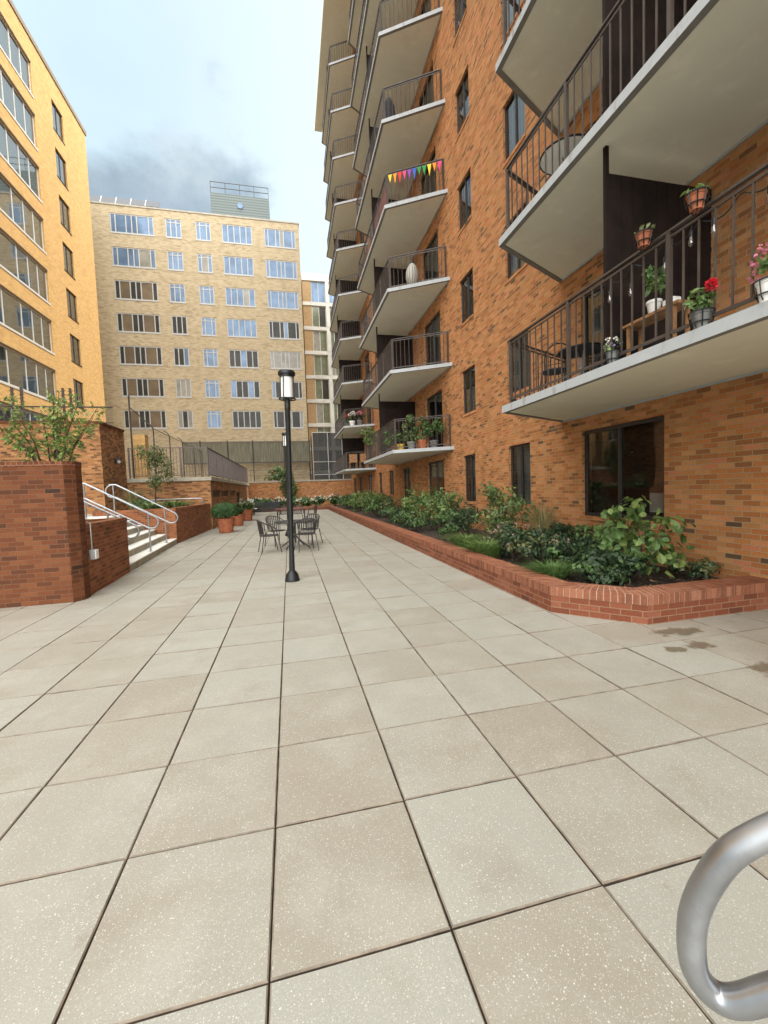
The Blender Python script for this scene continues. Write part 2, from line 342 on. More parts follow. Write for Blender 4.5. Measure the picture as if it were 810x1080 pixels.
# ------------------------------------------------------------------ builders
ORG = {}
class MB:
    def __init__(s): s.v = []; s.f = []; s.m = []
    def face(s, pts, m=0):
        i = len(s.v); s.v += [Vector(p) for p in pts]; s.f.append(tuple(range(i, i+len(pts)))); s.m.append(m)
    def hexa(s, p, m=0):           # p: 8 points, bottom ring then top ring
        i = len(s.v); s.v += [Vector(q) for q in p]
        for f in ((3, 2, 1, 0), (4, 5, 6, 7), (0, 1, 5, 4), (1, 2, 6, 5), (2, 3, 7, 6), (3, 0, 4, 7)):
            s.f.append(tuple(i+j for j in f)); s.m.append(m)
    def box(s, x0, y0, z0, x1, y1, z1, m=0):
        s.hexa([(x0, y0, z0), (x1, y0, z0), (x1, y1, z0), (x0, y1, z0), (x0, y0, z1), (x1, y0, z1), (x1, y1, z1), (x0, y1, z1)], m)
    def obox(s, F, u0, u1, v0, v1, d0, d1, m=0):   # F=(origin, U, N): u along the wall, v up, d inwards
        O, U, N = F
        P = lambda u, v, d: O+U*u+Vector((0, 0, v))-N*d
        s.hexa([P(u0, v0, d0), P(u1, v0, d0), P(u1, v0, d1), P(u0, v0, d1), P(u0, v1, d0), P(u1, v1, d0), P(u1, v1, d1), P(u0, v1, d1)], m)
    def prism(s, poly, z0, z1, m=0, mt=None, mb_=None):
        n = len(poly)
        s.face([(x, y, z1) for x, y in poly], m if mt is None else mt); s.face([(x, y, z0) for x, y in reversed(poly)], m if mb_ is None else mb_)
        for i in range(n):
            a, b = poly[i], poly[(i+1) % n]
            s.face([(a[0], a[1], z0), (b[0], b[1], z0), (b[0], b[1], z1), (a[0], a[1], z1)], m)
    def bar(s, a, b, w, h=None, m=0):
        a, b = Vector(a), Vector(b); h = h or w
        d = (b-a).normalized(); sx = d.cross(Vector((0, 0, 1)))
        if sx.length < 1e-4: sx = Vector((1, 0, 0))
        sx.normalize(); sy = sx.cross(d); sx *= w/2; sy *= h/2
        s.hexa([a-sx-sy, a+sx-sy, a+sx+sy, a-sx+sy, b-sx-sy, b+sx-sy, b+sx+sy, b-sx+sy], m)
    def tube(s, pts, r, n=8, m=0, closed=False):
        pts = [Vector(p) for p in pts]; k = len(pts); rr = r if isinstance(r, (list, tuple)) else [r]*k
        base = len(s.v); prev = None
        for i, p in enumerate(pts):
            if closed: d = pts[(i+1) % k]-pts[i-1]
            else: d = pts[min(i+1, k-1)]-pts[max(i-1, 0)]
            d.normalize()
            if prev is None:
                a = d.cross(Vector((0, 0, 1)))
                if a.length < 1e-3: a = d.cross(Vector((1, 0, 0)))
            else:
                a = prev-d*prev.dot(d)
            a.normalize(); prev = a; b = d.cross(a)
            for j in range(n):
                t = 2*math.pi*j/n; s.v.append(p+(a*math.cos(t)+b*math.sin(t))*rr[i])
        for i in range(k if closed else k-1):
            i2 = (i+1) % k
            for j in range(n):
                j2 = (j+1) % n
                s.f.append((base+i*n+j, base+i*n+j2, base+i2*n+j2, base+i2*n+j)); s.m.append(m)
        if not closed:
            s.f.append(tuple(base+j for j in reversed(range(n)))); s.m.append(m)
            s.f.append(tuple(base+(k-1)*n+j for j in range(n))); s.m.append(m)
    def lathe(s, c, prof, n=20, m=0):
        base = len(s.v); k = len(prof)
        for r, z in prof:
            for j in range(n):
                t = 2*math.pi*j/n; s.v.append(Vector((c[0]+r*math.cos(t), c[1]+r*math.sin(t), c[2]+z)))
        for i in range(k-1):
            for j in range(n):
                j2 = (j+1) % n
                s.f.append((base+i*n+j, base+i*n+j2, base+(i+1)*n+j2, base+(i+1)*n+j)); s.m.append(m)
        s.f.append(tuple(base+j for j in reversed(range(n)))); s.m.append(m)
        s.f.append(tuple(base+(k-1)*n+j for j in range(n))); s.m.append(m)
    def leaf(s, p, d, nrm, L, W, m=0, curl=.15):
        p = Vector(p); d = Vector(d).normalized(); sd = d.cross(nrm)
        if sd.length < 1e-4: sd = d.orthogonal()
        sd.normalize(); up = sd.cross(d)
        i = len(s.v)
        s.v += [p, p+d*L*.28+sd*W*.46+up*W*.10, p+d*L*.62+sd*W*.42+up*W*.08-up*L*curl*.3, p+d*L-up*L*curl, p+d*L*.62-sd*W*.42+up*W*.08-up*L*curl*.3, p+d*L*.28-sd*W*.46+up*W*.10, p+d*L*.5-up*W*.06]
        s.f += [(i, i+1, i+6), (i+1, i+2, i+6), (i+2, i+3, i+6), (i+3, i+4, i+6), (i+4, i+5, i+6), (i+5, i, i+6)]; s.m += [m]*6
    def build(s, name, mats, parent=None, smooth=False, bevel=0, recalc=False):
        me = bpy.data.meshes.new(name)
        o0 = ORG.get(parent.name, Vector((0, 0, 0))) if parent else Vector((0, 0, 0))
        me.from_pydata([v-o0 for v in s.v], [], s.f)
        if recalc:
            bm = bmesh.new(); bm.from_mesh(me); bmesh.ops.recalc_face_normals(bm, faces=bm.faces); bm.to_mesh(me); bm.free()
        if not isinstance(mats, (list, tuple)): mats = [mats]
        for q in mats: me.materials.append(q)
        uvl = me.uv_layers.new(name='UVMap').data
        for pl in me.polygons:
            pl.material_index = s.m[pl.index]; pl.use_smooth = smooth
            n = pl.normal
            if abs(n.z) > .7:
                for li in pl.loop_indices:
                    v = me.vertices[me.loops[li].vertex_index].co+o0; uvl[li].uv = (v.x, v.y)
            else:
                t = Vector((-n.y, n.x, 0)); t.normalize()
                if t.x+t.y*1.01 < 0: t = -t
                for li in pl.loop_indices:
                    v = me.vertices[me.loops[li].vertex_index].co+o0; uvl[li].uv = (v.dot(t), v.z)
        o = bpy.data.objects.new(name, me); C.objects.link(o)
        if parent: o.parent = parent
        ORG[o.name] = o0
        if smooth: 
            try: me.set_sharp_from_angle(angle=math.radians(40))
            except Exception: pass
        if bevel:
            b = o.modifiers.new('bevel', 'BEVEL'); b.width = bevel; b.segments = 2; b.limit_method = 'ANGLE'; b.angle_limit = .6
        return o
def tag(o, label, cat, group=None):
    o['label'] = label; o['category'] = cat
    if group: o['group'] = group
    return o
def struct(o, kind='structure'): o['kind'] = kind; return o
def thing(name, label, cat, loc=(0, 0, 0), group=None):
    o = bpy.data.objects.new(name, None); C.objects.link(o); o.location = loc; o.empty_display_size = .2
    ORG[o.name] = Vector(loc); return tag(o, label, cat, group)
def dup(root, loc, rz=0, label=None, group=None, scale=None):
    def rec(o, par):
        c = o.copy(); C.objects.link(c); c.parent = par
        for ch in [x for x in o.children]: rec(ch, c)
        return c
    r = rec(root, None); r.location = loc; r.rotation_euler = (0, 0, rz)
    if scale: r.scale = (scale,)*3 if isinstance(scale, (int, float)) else scale
    if label: r['label'] = label
    if group: r['group'] = group
    return r
def arc(c, r, a0, a1, n, ax, ay):
    c, ax, ay = Vector(c), Vector(ax), Vector(ay)
    return [c+ax*r*math.cos(a0+(a1-a0)*i/n)+ay*r*math.sin(a0+(a1-a0)*i/n) for i in range(n+1)]

def facade(mb, F, W, z0, z1, ops, depth=.12, m=0):
    O, U, N = F
    us = sorted({0, W}|{round(q, 4) for o in ops for q in o[:2]}); vs = sorted({z0, z1}|{round(q, 4) for o in ops for q in o[2:4]})
    P = lambda u, v, d=0: O+U*u+Vector((0, 0, v))-N*d
    for i in range(len(us)-1):
        a, b = us[i], us[i+1]; um = (a+b)/2; run = None
        col = [o for o in ops if o[0] < um < o[1]]
        for j in range(len(vs)-1):
            vm = (vs[j]+vs[j+1])/2
            hole = any(o[2] < vm < o[3] for o in col)
            if not hole and run is None: run = vs[j]
            if hole and run is not None:
                mb.face([P(a, run), P(b, run), P(b, vs[j]), P(a, vs[j])], m); run = None
        if run is not None: mb.face([P(a, run), P(b, run), P(b, vs[-1]), P(a, vs[-1])], m)
    for u0, u1, v0, v1 in [o[:4] for o in ops]:
        mb.face([P(u0, v0), P(u1, v0), P(u1, v0, depth), P(u0, v0, depth)], m); mb.face([P(u0, v1), P(u1, v1), P(u1, v1, depth), P(u0, v1, depth)], m)
        mb.face([P(u0, v0), P(u0, v1), P(u0, v1, depth), P(u0, v0, depth)], m); mb.face([P(u1, v0), P(u1, v1), P(u1, v1, depth), P(u1, v0, depth)], m)

def window(parent, F, u0, u1, v0, v1, mulls=(), hbars=(), fw=.05, d=.07, fm='bronze', gm='glass', back='room', panes=None, name='window', sill=None, sm=None):
    """frame mesh (the part) with its panes and the blind or room behind as sub-parts"""
    mb = MB(); e = .003
    mb.obox(F, u0+e, u1-e, v0+e, v0+fw, d, d+.07); mb.obox(F, u0+e, u1-e, v1-fw, v1-e, d, d+.07)
    mb.obox(F, u0+e, u0+fw, v0+fw, v1-fw, d, d+.07); mb.obox(F, u1-fw, u1-e, v0+fw, v1-fw, d, d+.07)
    xs = [u0+fw]+[u0+(u1-u0)*q for q in mulls]+[u1-fw]
    for q in xs[1:-1]: mb.obox(F, q-fw*.45, q+fw*.45, v0+fw, v1-fw, d-.004, d+.066)
    for q, a, b in hbars:      # height fraction, from mullion a to mullion b
        zz = v0+(v1-v0)*q; mb.obox(F, xs[a]+fw*.45, xs[b]-fw*.45, zz-fw*.4, zz+fw*.4, d+.002, d+.06)
    if sill and not sm: mb.obox(F, u0-.03, u1+.03, v0-sill, v0-.003, -.03, d)
    w_ = mb.build(name, M[fm], parent)
    if sill and sm:
        q = MB(); q.obox(F, u0-.02, u1+.02, v0-.075, v0-.003, -.022, d-.003); q.build('sill', M[sm], w_)
    if panes:
        for i in range(len(xs)-1):
            p = MB(); p.obox(F, xs[i]+.003, xs[i+1]-.003, v0+fw+.002, v1-fw-.002, d+.025, d+.035); p.build('pane', M[panes[i]], w_, recalc=True)
    else:
        p = MB(); p.obox(F, u0+fw+.003, u1-fw-.003, v0+fw+.002, v1-fw-.002, d+.025, d+.031); p.build('pane', M[gm], w_, recalc=True)
        b = MB(); b.obox(F, u0+.004, u1-.004, v0+.004, v1-.004, d+.16, d+.18); b.build('backing' if back == 'room' else 'blind' if back == 'blind' else 'curtain', M[back], w_)
    return w_
V = Vector
# ================================================================== THE GROUND
g = MB(); g.face([(-400, -400, -.10), (400, -400, -.10), (400, 400, -.10), (-400, 400, -.10)]); struct(g.build('ground', M['asphalt']))
g = MB(); g.face([(-9, -4, -.035), (7, -4, -.035), (7, 38, -.035), (-9, 38, -.035)]); struct(g.build('paving_bed', M['joint']))
S = .61; X0 = -.2203*S; Y0 = 2.0767*S
g = MB()
for c in range(-9, 9):
    for r in range(-6, 53):
        xa, ya = X0+c*S, Y0+r*S
        if xa+S < -4.6 and ya > 7.6: continue
        q, bv = .0031, .005
        dz = rnd.uniform(-.0022, .0016); tx, ty = rnd.uniform(-.0016, .0016), rnd.uniform(-.0016, .0016)
        ring = lambda i, z: [(xa+i, ya+i, z+dz-tx-ty), (xa+S-i, ya+i, z+dz+tx-ty), (xa+S-i, ya+S-i, z+dz+tx+ty), (xa+i, ya+S-i, z+dz-tx+ty)]
        A, B, D = ring(q, -.034), ring(q, -.005), ring(q+bv, 0)
        g.face(D)
        for i in range(4):
            j = (i+1) % 4; g.face([B[i], B[j], D[j], D[i]], 1); g.face([A[i], A[j], B[j], B[i]], 2)
struct(g.build('paving', [M['paver'], M['paver_edge'], M['paver_side']]))
k = Nodes('damp_stain'); gx = k.n('ShaderNodeTexCoord').outputs['Generated']; a_, b_, c_ = k.sep(gx)
rr = k.math('SQRT', k.math('ADD', k.math('POWER', k.math('MULTIPLY', k.math('SUBTRACT', a_, .5), 2), 2), k.math('POWER', k.math('MULTIPLY', k.math('SUBTRACT', b_, .5), 2), 2)))
nn = k.math('ADD', k.noise(k.geo(), 7, 5, .65), k.math('MULTIPLY', rr, -.55))
k.t.nodes
M['damp'] = k.set(col=k.mix(k.noise(k.geo(), 25, 4), (.13, .095, .055), (.19, .15, .10)), rough=.4, alpha=k.rng(nn, .06, .24, 0, .62))
def blob(name, cx, cy, rx, ry):
    n = 26; g = MB(); g.face([(cx+rx*math.cos(2*math.pi*i/n), cy+ry*math.sin(2*math.pi*i/n), .0062) for i in range(n)]); struct(g.build(name, M['damp']))
for cx, cy, rx, ry in ((3.70, 3.28, .34, .16), (3.28, 2.93, .14, .09), (3.55, 2.94, .19, .11), (3.68, 2.36, .34, .26)): blob('damp_patch', cx, cy, rx, ry)

# ================================================================== APARTMENT BUILDING (right)
WX = 5.43; FH = 2.745; SB = 2.73; NL = 10
bld = thing('apartment_building', 'tall orange brick apartment block with stacked tan balconies on the right', 'building', (WX, 12, 0))
WY0, WY1 = -14.0, 36.3
FR = (V((WX, WY0, 0)), V((0, 1, 0)), V((-1, 0, 0)))      # wall frame: u = y - WY0
u = lambda y: y-WY0
STK = [(-2.6, .65-1.8, 6.48, 7.42, 4.4), (12.97, 14.08, 19.85, 20.95, 17.15), (25.6, 26.62, 32.4, 33.5, 29.55)]   # wall near, front near, front far, wall far, partition
ops = []; wins = []
back_cycle = ['slate_curtain', 'curtain', 'room', 'blind', 'slate_curtain', 'room']
def addwin(y0, y1, z0, z1, **k):
    ops.append((u(y0), u(y1), z0, z1)); wins.append((u(y0), u(y1), z0, z1, k))
# ground floor
addwin(5.05, 6.81, .87, 2.46, mulls=(.52,), back='room', fw=.06, sill=.07)
addwin(8.53, 9.47, 1.02, 2.46, mulls=(.5,), back='blind', sill=.06)
addwin(11.4, 12.22, 1.02, 2.45, mulls=(.5,), back='curtain', sill=.06)
addwin(13.95, 15.71, .55, 2.47, mulls=(.5,), back='room', fw=.06)
addwin(18.15, 19.43, .5, 2.46, mulls=(.5,), back='slate_curtain', fw=.07)
addwin(21.24, 22.33, 1.15, 2.46, mulls=(.5,), back='room', sill=.06)
addwin(24.1, 24.93, 1.15, 2.47, mulls=(.5,), back='room', sill=.06)
addwin(26.97, 28.67, .3, 2.48, mulls=(.5,), back='room', fw=.07)
addwin(30.74, 32.29, .3, 2.48, mulls=(.5,), back='room', fw=.07)
addwin(33.7, 35.23, 1.0, 2.48, mulls=(.5,), back='room')
for k in range(NL):
    zf = SB+.115+FH*k
    for i, (a, b) in enumerate([(8.53, 9.47), (11.28, 12.22), (21.6, 22.55), (24.0, 24.93)]):
        addwin(a, b, 3.72+FH*k, 5.04+FH*k, mulls=(.5,), back=back_cycle[(k*3+i*2) % 6], sill=.06)
    for i, (a, b) in enumerate([(5.05, 6.81), (1.9, 3.66), (13.95, 15.71), (18.2, 19.9), (26.6, 28.3), (30.7, 32.3)]):
        addwin(a, b, zf+.02, zf+2.12, mulls=(.5,), back=back_cycle[(k*5+i) % 6], fw=.07, name='balcony_door')
mb = MB(); facade(mb, FR, WY1-WY0, -.05, 30.2, ops, .2)
mb.face([(WX, WY1, -.05), (22, WY1, -.05), (22, WY1, 30.2), (WX, WY1, 30.2)]); mb.face([(WX, WY0, -.05), (22, WY0, -.05), (22, WY0, 30.2), (WX, WY0, 30.2)])
mb.face([(22, WY0, -.05), (22, WY1, -.05), (22, WY1, 30.2), (22, WY0, 30.2)])
mb.build('wall', M['brick'], bld)
for (a, b, c, d, k) in wins: window(bld, FR, a, b, c, d, d=.055, sm='brick', **k)
# soldier lintel course over the big ground floor window
mb = MB(); mb.box(3.35, WY0-.5, 30.2, 22, 34.8, 30.55); mb.build('roof', M['soffit'], bld)

def railing(parent, pts, zt, near_detail):
    mb = MB(); H = 1.07; zb = zt+.10; ztop = zt+H
    for i in range(len(pts)-1):
        a, b = V((*pts[i], 0)), V((*pts[i+1], 0)); L = (b-a).length; d = (b-a)/L
        P = lambda t, z: (a.x+d.x*t, a.y+d.y*t, z)
        mb.bar(P(-.01, ztop), P(L+.01, ztop), .045, .022); mb.bar(P(0, ztop-.055), P(L, ztop-.055), .018, .022)
        mb.bar(P(0, zb), P(L, zb), .025, .03)
        n = max(1, round(L/1.47)); 
        for j in range(n+1):
            t = min(max(L*j/n, .02), L-.02); mb.bar(P(t, zt), P(t, ztop-.012), .042)
        nb = max(2, round(L/.148))
        for j in range(1, nb):
            t = L*j/nb
            if min(abs(t-L*q/n) for q in range(n+1)) < .04: continue
            mb.bar(P(t, zb), P(t, ztop-.05), .015)
    return mb.build('railing', M['rail'], parent)

BALC = {}
for si, (wn_, fn, ff, wf, py) in enumerate(STK):
    for k in range(NL):
        z0 = SB+FH*k; z1 = z0+.115
        poly = [(3.6, fn), (3.6, ff), (WX, wf), (WX, wn_)]
        inn = [(3.68, fn+.05), (3.68, ff-.05), (WX, wf-.10), (WX, wn_+.10)]
        mb = MB()
        mb.face([(x, y, z1) for x, y in reversed(poly)], 0)
        for i in range(3):
            j = (i+1) % 4; a, b = poly[i], poly[j]
            if i == 2: continue
            mb.face([(*a, z0), (*b, z0), (*b, z1), (*a, z1)], 0)
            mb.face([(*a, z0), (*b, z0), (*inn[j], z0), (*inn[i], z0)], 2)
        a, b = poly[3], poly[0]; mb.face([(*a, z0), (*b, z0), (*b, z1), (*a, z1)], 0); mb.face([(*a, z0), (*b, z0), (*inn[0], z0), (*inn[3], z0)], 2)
        for i, j in ((0, 1), (1, 2), (3, 0)):       # shade-coloured lip, then the recessed soffit
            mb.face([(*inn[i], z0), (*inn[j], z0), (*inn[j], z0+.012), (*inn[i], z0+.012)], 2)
        mb.face([(x, y, z0+.012) for x, y in inn], 1)
        for ya, yb in ((.0, 0),): pass
        # trim strip where the soffit meets the wall
        mb.box(WX-.03, wn_+.12, z0-.02, WX-.002, wf-.12, z0+.010, 0)
        ba = mb.build('balcony', [M['edge'], M['soffit'], M['drip_shade']], bld); BALC[si, k] = ba
        railing(ba, [(WX-.03, wn_+.22), (3.72, fn+.08), (3.72, ff-.08), (WX-.03, wf-.22)], z1, True)
        mb = MB(); mb.bar((3.87, py, z1), (3.87, py, z0+FH+.01), .045)
        mb.box(3.893, py-.02, z1+.05, WX-.005, py+.02, z1+2.33)
        for q in range(1, 9): mb.box(3.893+q*.17, py-.026, z1+.06, 3.905+q*.17, py-.0205, z1+2.32)
        mb.build('divider', M['wood_dark'], ba)

# ================================================================== PLANTER (right)
pl = thing('brick_planter', 'long low red brick planter with a rowlock cap along the orange brick wall', 'planter', (4, 10, 0))
OUT = [(5.425, 3.53), (3.593, 3.53), (2.93, 4.22), (2.93, 32.9), (-2.2, 32.9)]
def offset(pts, d):
    res = []
    for i, p in enumerate(pts):
        p = V((*p,)); ns = []
        for j in (i-1, i):
            if 0 <= j < len(pts)-1:
                t = (V(pts[j+1])-V(pts[j])).normalized(); ns.append(V((-t.y, t.x)))
        if len(ns) == 1: q = p-ns[0]*d
        else:
            b = (ns[0]+ns[1]).normalized(); q = p-b*d/b.dot(ns[0])
        res.append((q.x, q.y))
    return res
IN = offset(OUT, .33)
if abs(IN[2][0]) < 2.93: IN = offset(OUT, -.33)
mbw, mbc = MB(), MB()
OUT2, CAPO, CAPI = OUT, offset(OUT, -.006 if IN[2][0] > 2.93 and offset(OUT, .33)[2][0] > 2.93 else .006), IN
for i in range(len(OUT)-1):
    a, b, c, d = OUT[i], OUT[i+1], IN[i+1], IN[i]
    mbw.hexa([(*a, -.05), (*b, -.05), (*c, -.05), (*d, -.05), (*a, .203), (*b, .203), (*c, .203), (*d, .203)])
    a, b = CAPO[i], CAPO[i+1]
    # rowlock bricks one by one, each slightly off
    A, B, Cc, D = V(a), V(b), V(c), V(d); L = (B-A).length; n = max(1, round(L/.0685))
    for j in range(n):
        t0, t1 = (j+.08)/n, (j+.92)/n; dz = rnd.uniform(-.002, .002)
        p = [A.lerp(B, t0), A.lerp(B, t1), D.lerp(Cc, t1), D.lerp(Cc, t0)]
        mbc.hexa([(q.x, q.y, .204) for q in p]+[(q.x, q.y, .308+dz) for q in p], 0)
    e = .006
    p = [A.lerp(D, .02), B.lerp(Cc, .02), B.lerp(Cc, .98), A.lerp(D, .98)]
    mbc.hexa([(q.x, q.y, .2035) for q in p]+[(q.x, q.y, .3045) for q in p], 1)
mbw.build('wall', M['redbrick'], pl)
def rowlock_mat():
    k = Nodes('rowlock_brick'); p = k.geo(); n = k.noise(p, 40, 5, .65); x, y, z = k.sep(p)
    r = k.white(k.comb(k.math('FLOOR', k.math('DIVIDE', k.math('ADD', x, k.math('MULTIPLY', y, 1.0)), .0685)), k.math('FLOOR', k.math('DIVIDE', y, .0685)), 1))
    c = k.ramp(r, [(0, (.15, .050, .026)), (.4, (.215, .072, .035)), (.75, (.26, .094, .048)), (1, (.30, .125, .068))])
    c = k.mix(k.rng(n, .4, .75, 0, .45), c, (.32, .165, .10))
    k.bump(n, .4, .004); return k.set(col=c, rough=.85, spec=.3)
M['rowlock'] = rowlock_mat(); M['mortar'] = plain('mortar', (.42, .29, .21), .95, var=.2, scale=20)
mbc.build('cap', [M['rowlock'], M['mortar']], pl)
mb = MB(); mb.prism([(5.42, 3.87), (3.74, 3.87), (3.27, 4.37), (3.27, 36.2), (5.42, 36.2)], 0, .20); mb.box(-3.3, 33.1, .0, 3.2, 36.4, .20); mb.build('soil', M['soil'], pl)

# ================================================================== LEFT WALLS, STEPS, TERRACE
tw = thing('brick_wall', 'tall dark red brick wall end standing beside the steps, tree leaves showing above it', 'wall', (-3.5, 7, 0))
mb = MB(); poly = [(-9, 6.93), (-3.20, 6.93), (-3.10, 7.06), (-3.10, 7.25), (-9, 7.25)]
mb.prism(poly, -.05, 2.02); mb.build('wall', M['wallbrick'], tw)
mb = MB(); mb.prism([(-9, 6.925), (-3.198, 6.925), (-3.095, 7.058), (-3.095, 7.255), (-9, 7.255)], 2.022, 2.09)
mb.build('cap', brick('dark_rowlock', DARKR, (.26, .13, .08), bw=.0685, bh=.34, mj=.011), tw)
lw = thing('planter_wall', 'low reddish brown brick planter wall with an electrical box, left of the steps', 'wall', (-3.2, 8.2, 0))
mb = MB(); mb.prism([(-3.13, 7.258), (-3.25, 9.32), (-3.46, 9.32), (-3.34, 7.258)], -.05, 1.03); mb.prism([(-3.46, 9.12), (-5.6, 9.12), (-5.6, 9.32), (-3.46, 9.32)][::-1], -.05, 1.03); mb.build('wall', M['midbrick'], lw)
mb = MB(); mb.prism([(-3.125, 7.258), (-3.245, 9.325), (-3.465, 9.325), (-3.345, 7.258)], 1.033, 1.12); mb.prism([(-3.467, 9.115), (-5.6, 9.115), (-5.6, 9.325), (-3.467, 9.325)][::-1], 1.033, 1.12)
mb.build('cap', M['midbrick'], lw)
mb = MB(); mb.prism([(-3.36, 7.27), (-3.47, 9.11), (-8, 9.11), (-8, 7.27)], .0, 1.0); mb.build('soil', M['soil'], lw)
p2 = thing('planter_wall', 'red brown brick planter wall with spiky plants, between the steps and the flower pots', 'wall', (-3.5, 16, 0))
mb = MB(); mb.prism([(-3.56, 14.25), (-3.39, 19.17), (-3.61, 19.17), (-3.78, 14.25)], -.05, 1.04); mb.box(-5.9, 14.25, -.05, -3.785, 14.47, 1.04); mb.build('wall', M['midbrick'], p2)
mb = MB(); mb.prism([(-3.555, 14.245), (-3.385, 19.17), (-3.615, 19.17), (-3.785, 14.245)], 1.043, 1.13); mb.box(-5.9, 14.245, 1.043, -3.79, 14.475, 1.13); mb.build('cap', M['midbrick'], p2)
mb = MB(); mb.box(-5.9, 14.48, 0, -3.75, 19.17, .98); mb.build('soil', M['soil'], p2)
mb = MB(); mb.tube([(-6.3, 18.4, 1.38), (-3.62, 18.4, 1.38)]+arc((-3.62, 18.4, 1.28), .1, math.pi/2, 0, 5, (1, 0, 0), (0, 0, 1))+[(-3.52, 18.4, 1.05)], .022, 8)
for q in (-6.2, -5.0): mb.tube([(q, 18.4, .95), (q, 18.4, 1.37)], .018, 6)
tag(mb.build('pipe_rail', M['galv'], smooth=True), 'thin grey pipe rail over the spiky planter in front of the terrace', 'railing')

st = thing('steps', 'pale concrete steps climbing left between two brick planter walls', 'stairs', (-4, 11.7, 0))
RH = .163
mbt, mbr = MB(), MB()
for i in range(6):
    xa = lambda y: -3.255-(y-9.32)*.0640-.3*i
    ya, yb = 9.325, 14.245
    z0, z1 = RH*i, RH*(i+1)
    xb = -5.0 if i < 5 else -7.4
    mbr.hexa([(xa(ya), ya, z0-.05), (xa(yb), yb, z0-.05), (-7, yb, z0-.05), (-7, ya, z0-.05), (xa(ya), ya, z1-.03), (xa(yb), yb, z1-.03), (-7, yb, z1-.03), (-7, ya, z1-.03)])
    x2 = lambda y: xa(y)-.33
    far = -7.0 if i == 5 else None
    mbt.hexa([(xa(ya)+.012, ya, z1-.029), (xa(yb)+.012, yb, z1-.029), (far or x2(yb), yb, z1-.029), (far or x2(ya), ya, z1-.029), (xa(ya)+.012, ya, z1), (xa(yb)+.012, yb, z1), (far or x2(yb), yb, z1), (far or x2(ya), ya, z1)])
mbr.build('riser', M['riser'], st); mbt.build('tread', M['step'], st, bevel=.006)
mb = MB(); mb.box(-16, 7.3, .0, -7.0, 19.2, .97); mb.box(-7.0, 14.48, .0, -5.91, 19.2, .97); mb.box(-7.0, 7.3, 0, -5.62, 9.32, .97); struct(mb.build('upper_path', M['concrete']))

def handrail(y, xs, label, xtop=-4.95, zt=1.895):
    t = thing('handrail', label, 'handrail', (-4, y, 0), 'handrails of the steps')
    sl = -.585
    x1 = -3.30
    top = [(xtop, y, zt), (-4.78, y, zt)]+[(x, y, zt+sl*(x+4.78)) for x in (-4.5, -4, -3.6, x1)]
    z1 = zt+sl*(x1+4.78); d = V((1, 0, sl)).normalized(); n = V((0, 0, 1))-d*d.z; n.normalize()
    r = .16; c = V((x1, y, z1))-n*r
    loop = [c+n*r*math.cos(q)+d*r*math.sin(q) for q in [math.pi*i/10 for i in range(1, 11)]]
    e = loop[-1]; zb = e.z
    low = [(x, y, zb+sl*(x-e.x)) for x in (-3.7, -4.2, -4.65)]+[(-4.80, y, zb+sl*(-4.80-e.x)+.0)]
    lo_end = V(low[-1]); 
    back = arc((-4.86, y, (zt+lo_end.z)/2), (zt-lo_end.z)/2, -math.pi/2, -math.pi*1.5, 8, (1, 0, 0), (0, 0, 1))
    mb = MB(); mb.tube(top+loop+low+back, .021, 10); mb.build('rail', M['galv'], t, smooth=True)
    for x in xs:
        zt_ = (zt if x < -4.78 else zt+sl*(x+4.78)); k = max(0, min(5, int((-3.26-(y-9.32)*.064-x)/.3))); zg = RH*(k+1)
        mb = MB(); mb.tube([(x, y, zg), (x, y, zt_-.01)], .019, 8); mb.lathe((x, y, zg), [(.05, 0), (.05, .012), (.022, .02)], 10); mb.build('post', M['galv'], t, smooth=True)
    return t
handrail(11.28, (-3.44, -4.80), 'middle galvanized handrail loop on the steps, its posts on treads')
handrail(13.1, (-3.56, -4.85), 'farthest galvanized handrail loop on the steps, by the spiky planter')
# wall-side rail, near the low wall
t = thing('handrail', 'nearest galvanized handrail of the steps, running down beside the low wall with the electrical box', 'handrail', (-4, 9.75, 0), 'handrails of the steps')
mb = MB(); y = 9.75; sl = -.58
p = [(-5.1, y, 1.60), (-4.40, y, 1.60)]+[(x, y, 1.60+sl*(x+4.40)) for x in (-4.2, -3.6, -3.25)]
z1 = p[-1][2]; d = V((1, 0, sl)).normalized(); n = V((0, 0, 1))-d*d.z; n.normalize(); c = V((-3.25, y, z1))-n*.15
p += [c+n*.15*math.cos(q)+d*.15*math.sin(q) for q in [math.pi*i/10 for i in range(1, 11)]]
e = p[-1]; p += [(x, y, e.z+sl*(x-e.x)) for x in (-3.6, -4.2, -4.8)]
mb.tube(p, .021, 10); mb.build('rail', M['galv'], t, smooth=True)
for x in (-3.75, -4.75):
    mb = MB(); mb.tube([(x, y, RH*(2 if x > -4 else 5)), (x, y, 1.6+sl*max(0, x+4.4)-.01)], .019, 8); mb.build('post', M['galv'], t, smooth=True)
# conduit and electrical box
t = thing('electrical_box', 'small grey electrical box with a conduit on the low planter wall', 'electrical box', (-3.13, 7.45, .63))
ex = -3.135
mb = MB(); mb.box(ex-.0, 7.36, .56, ex+.075, 7.46, .72); mb.build('box', M['box'], t, bevel=.006)
mb = MB(); mb.box(ex+.077, 7.365, .565, ex+.10, 7.47, .715); mb.build('cover', M['white'], t, bevel=.01)
mb = MB(); mb.tube([(ex+.03, 7.41, .722), (ex+.03, 7.41, 1.14), (ex-.08, 7.41, 1.18)], .011, 8); mb.build('conduit', M['box'], t, smooth=True)

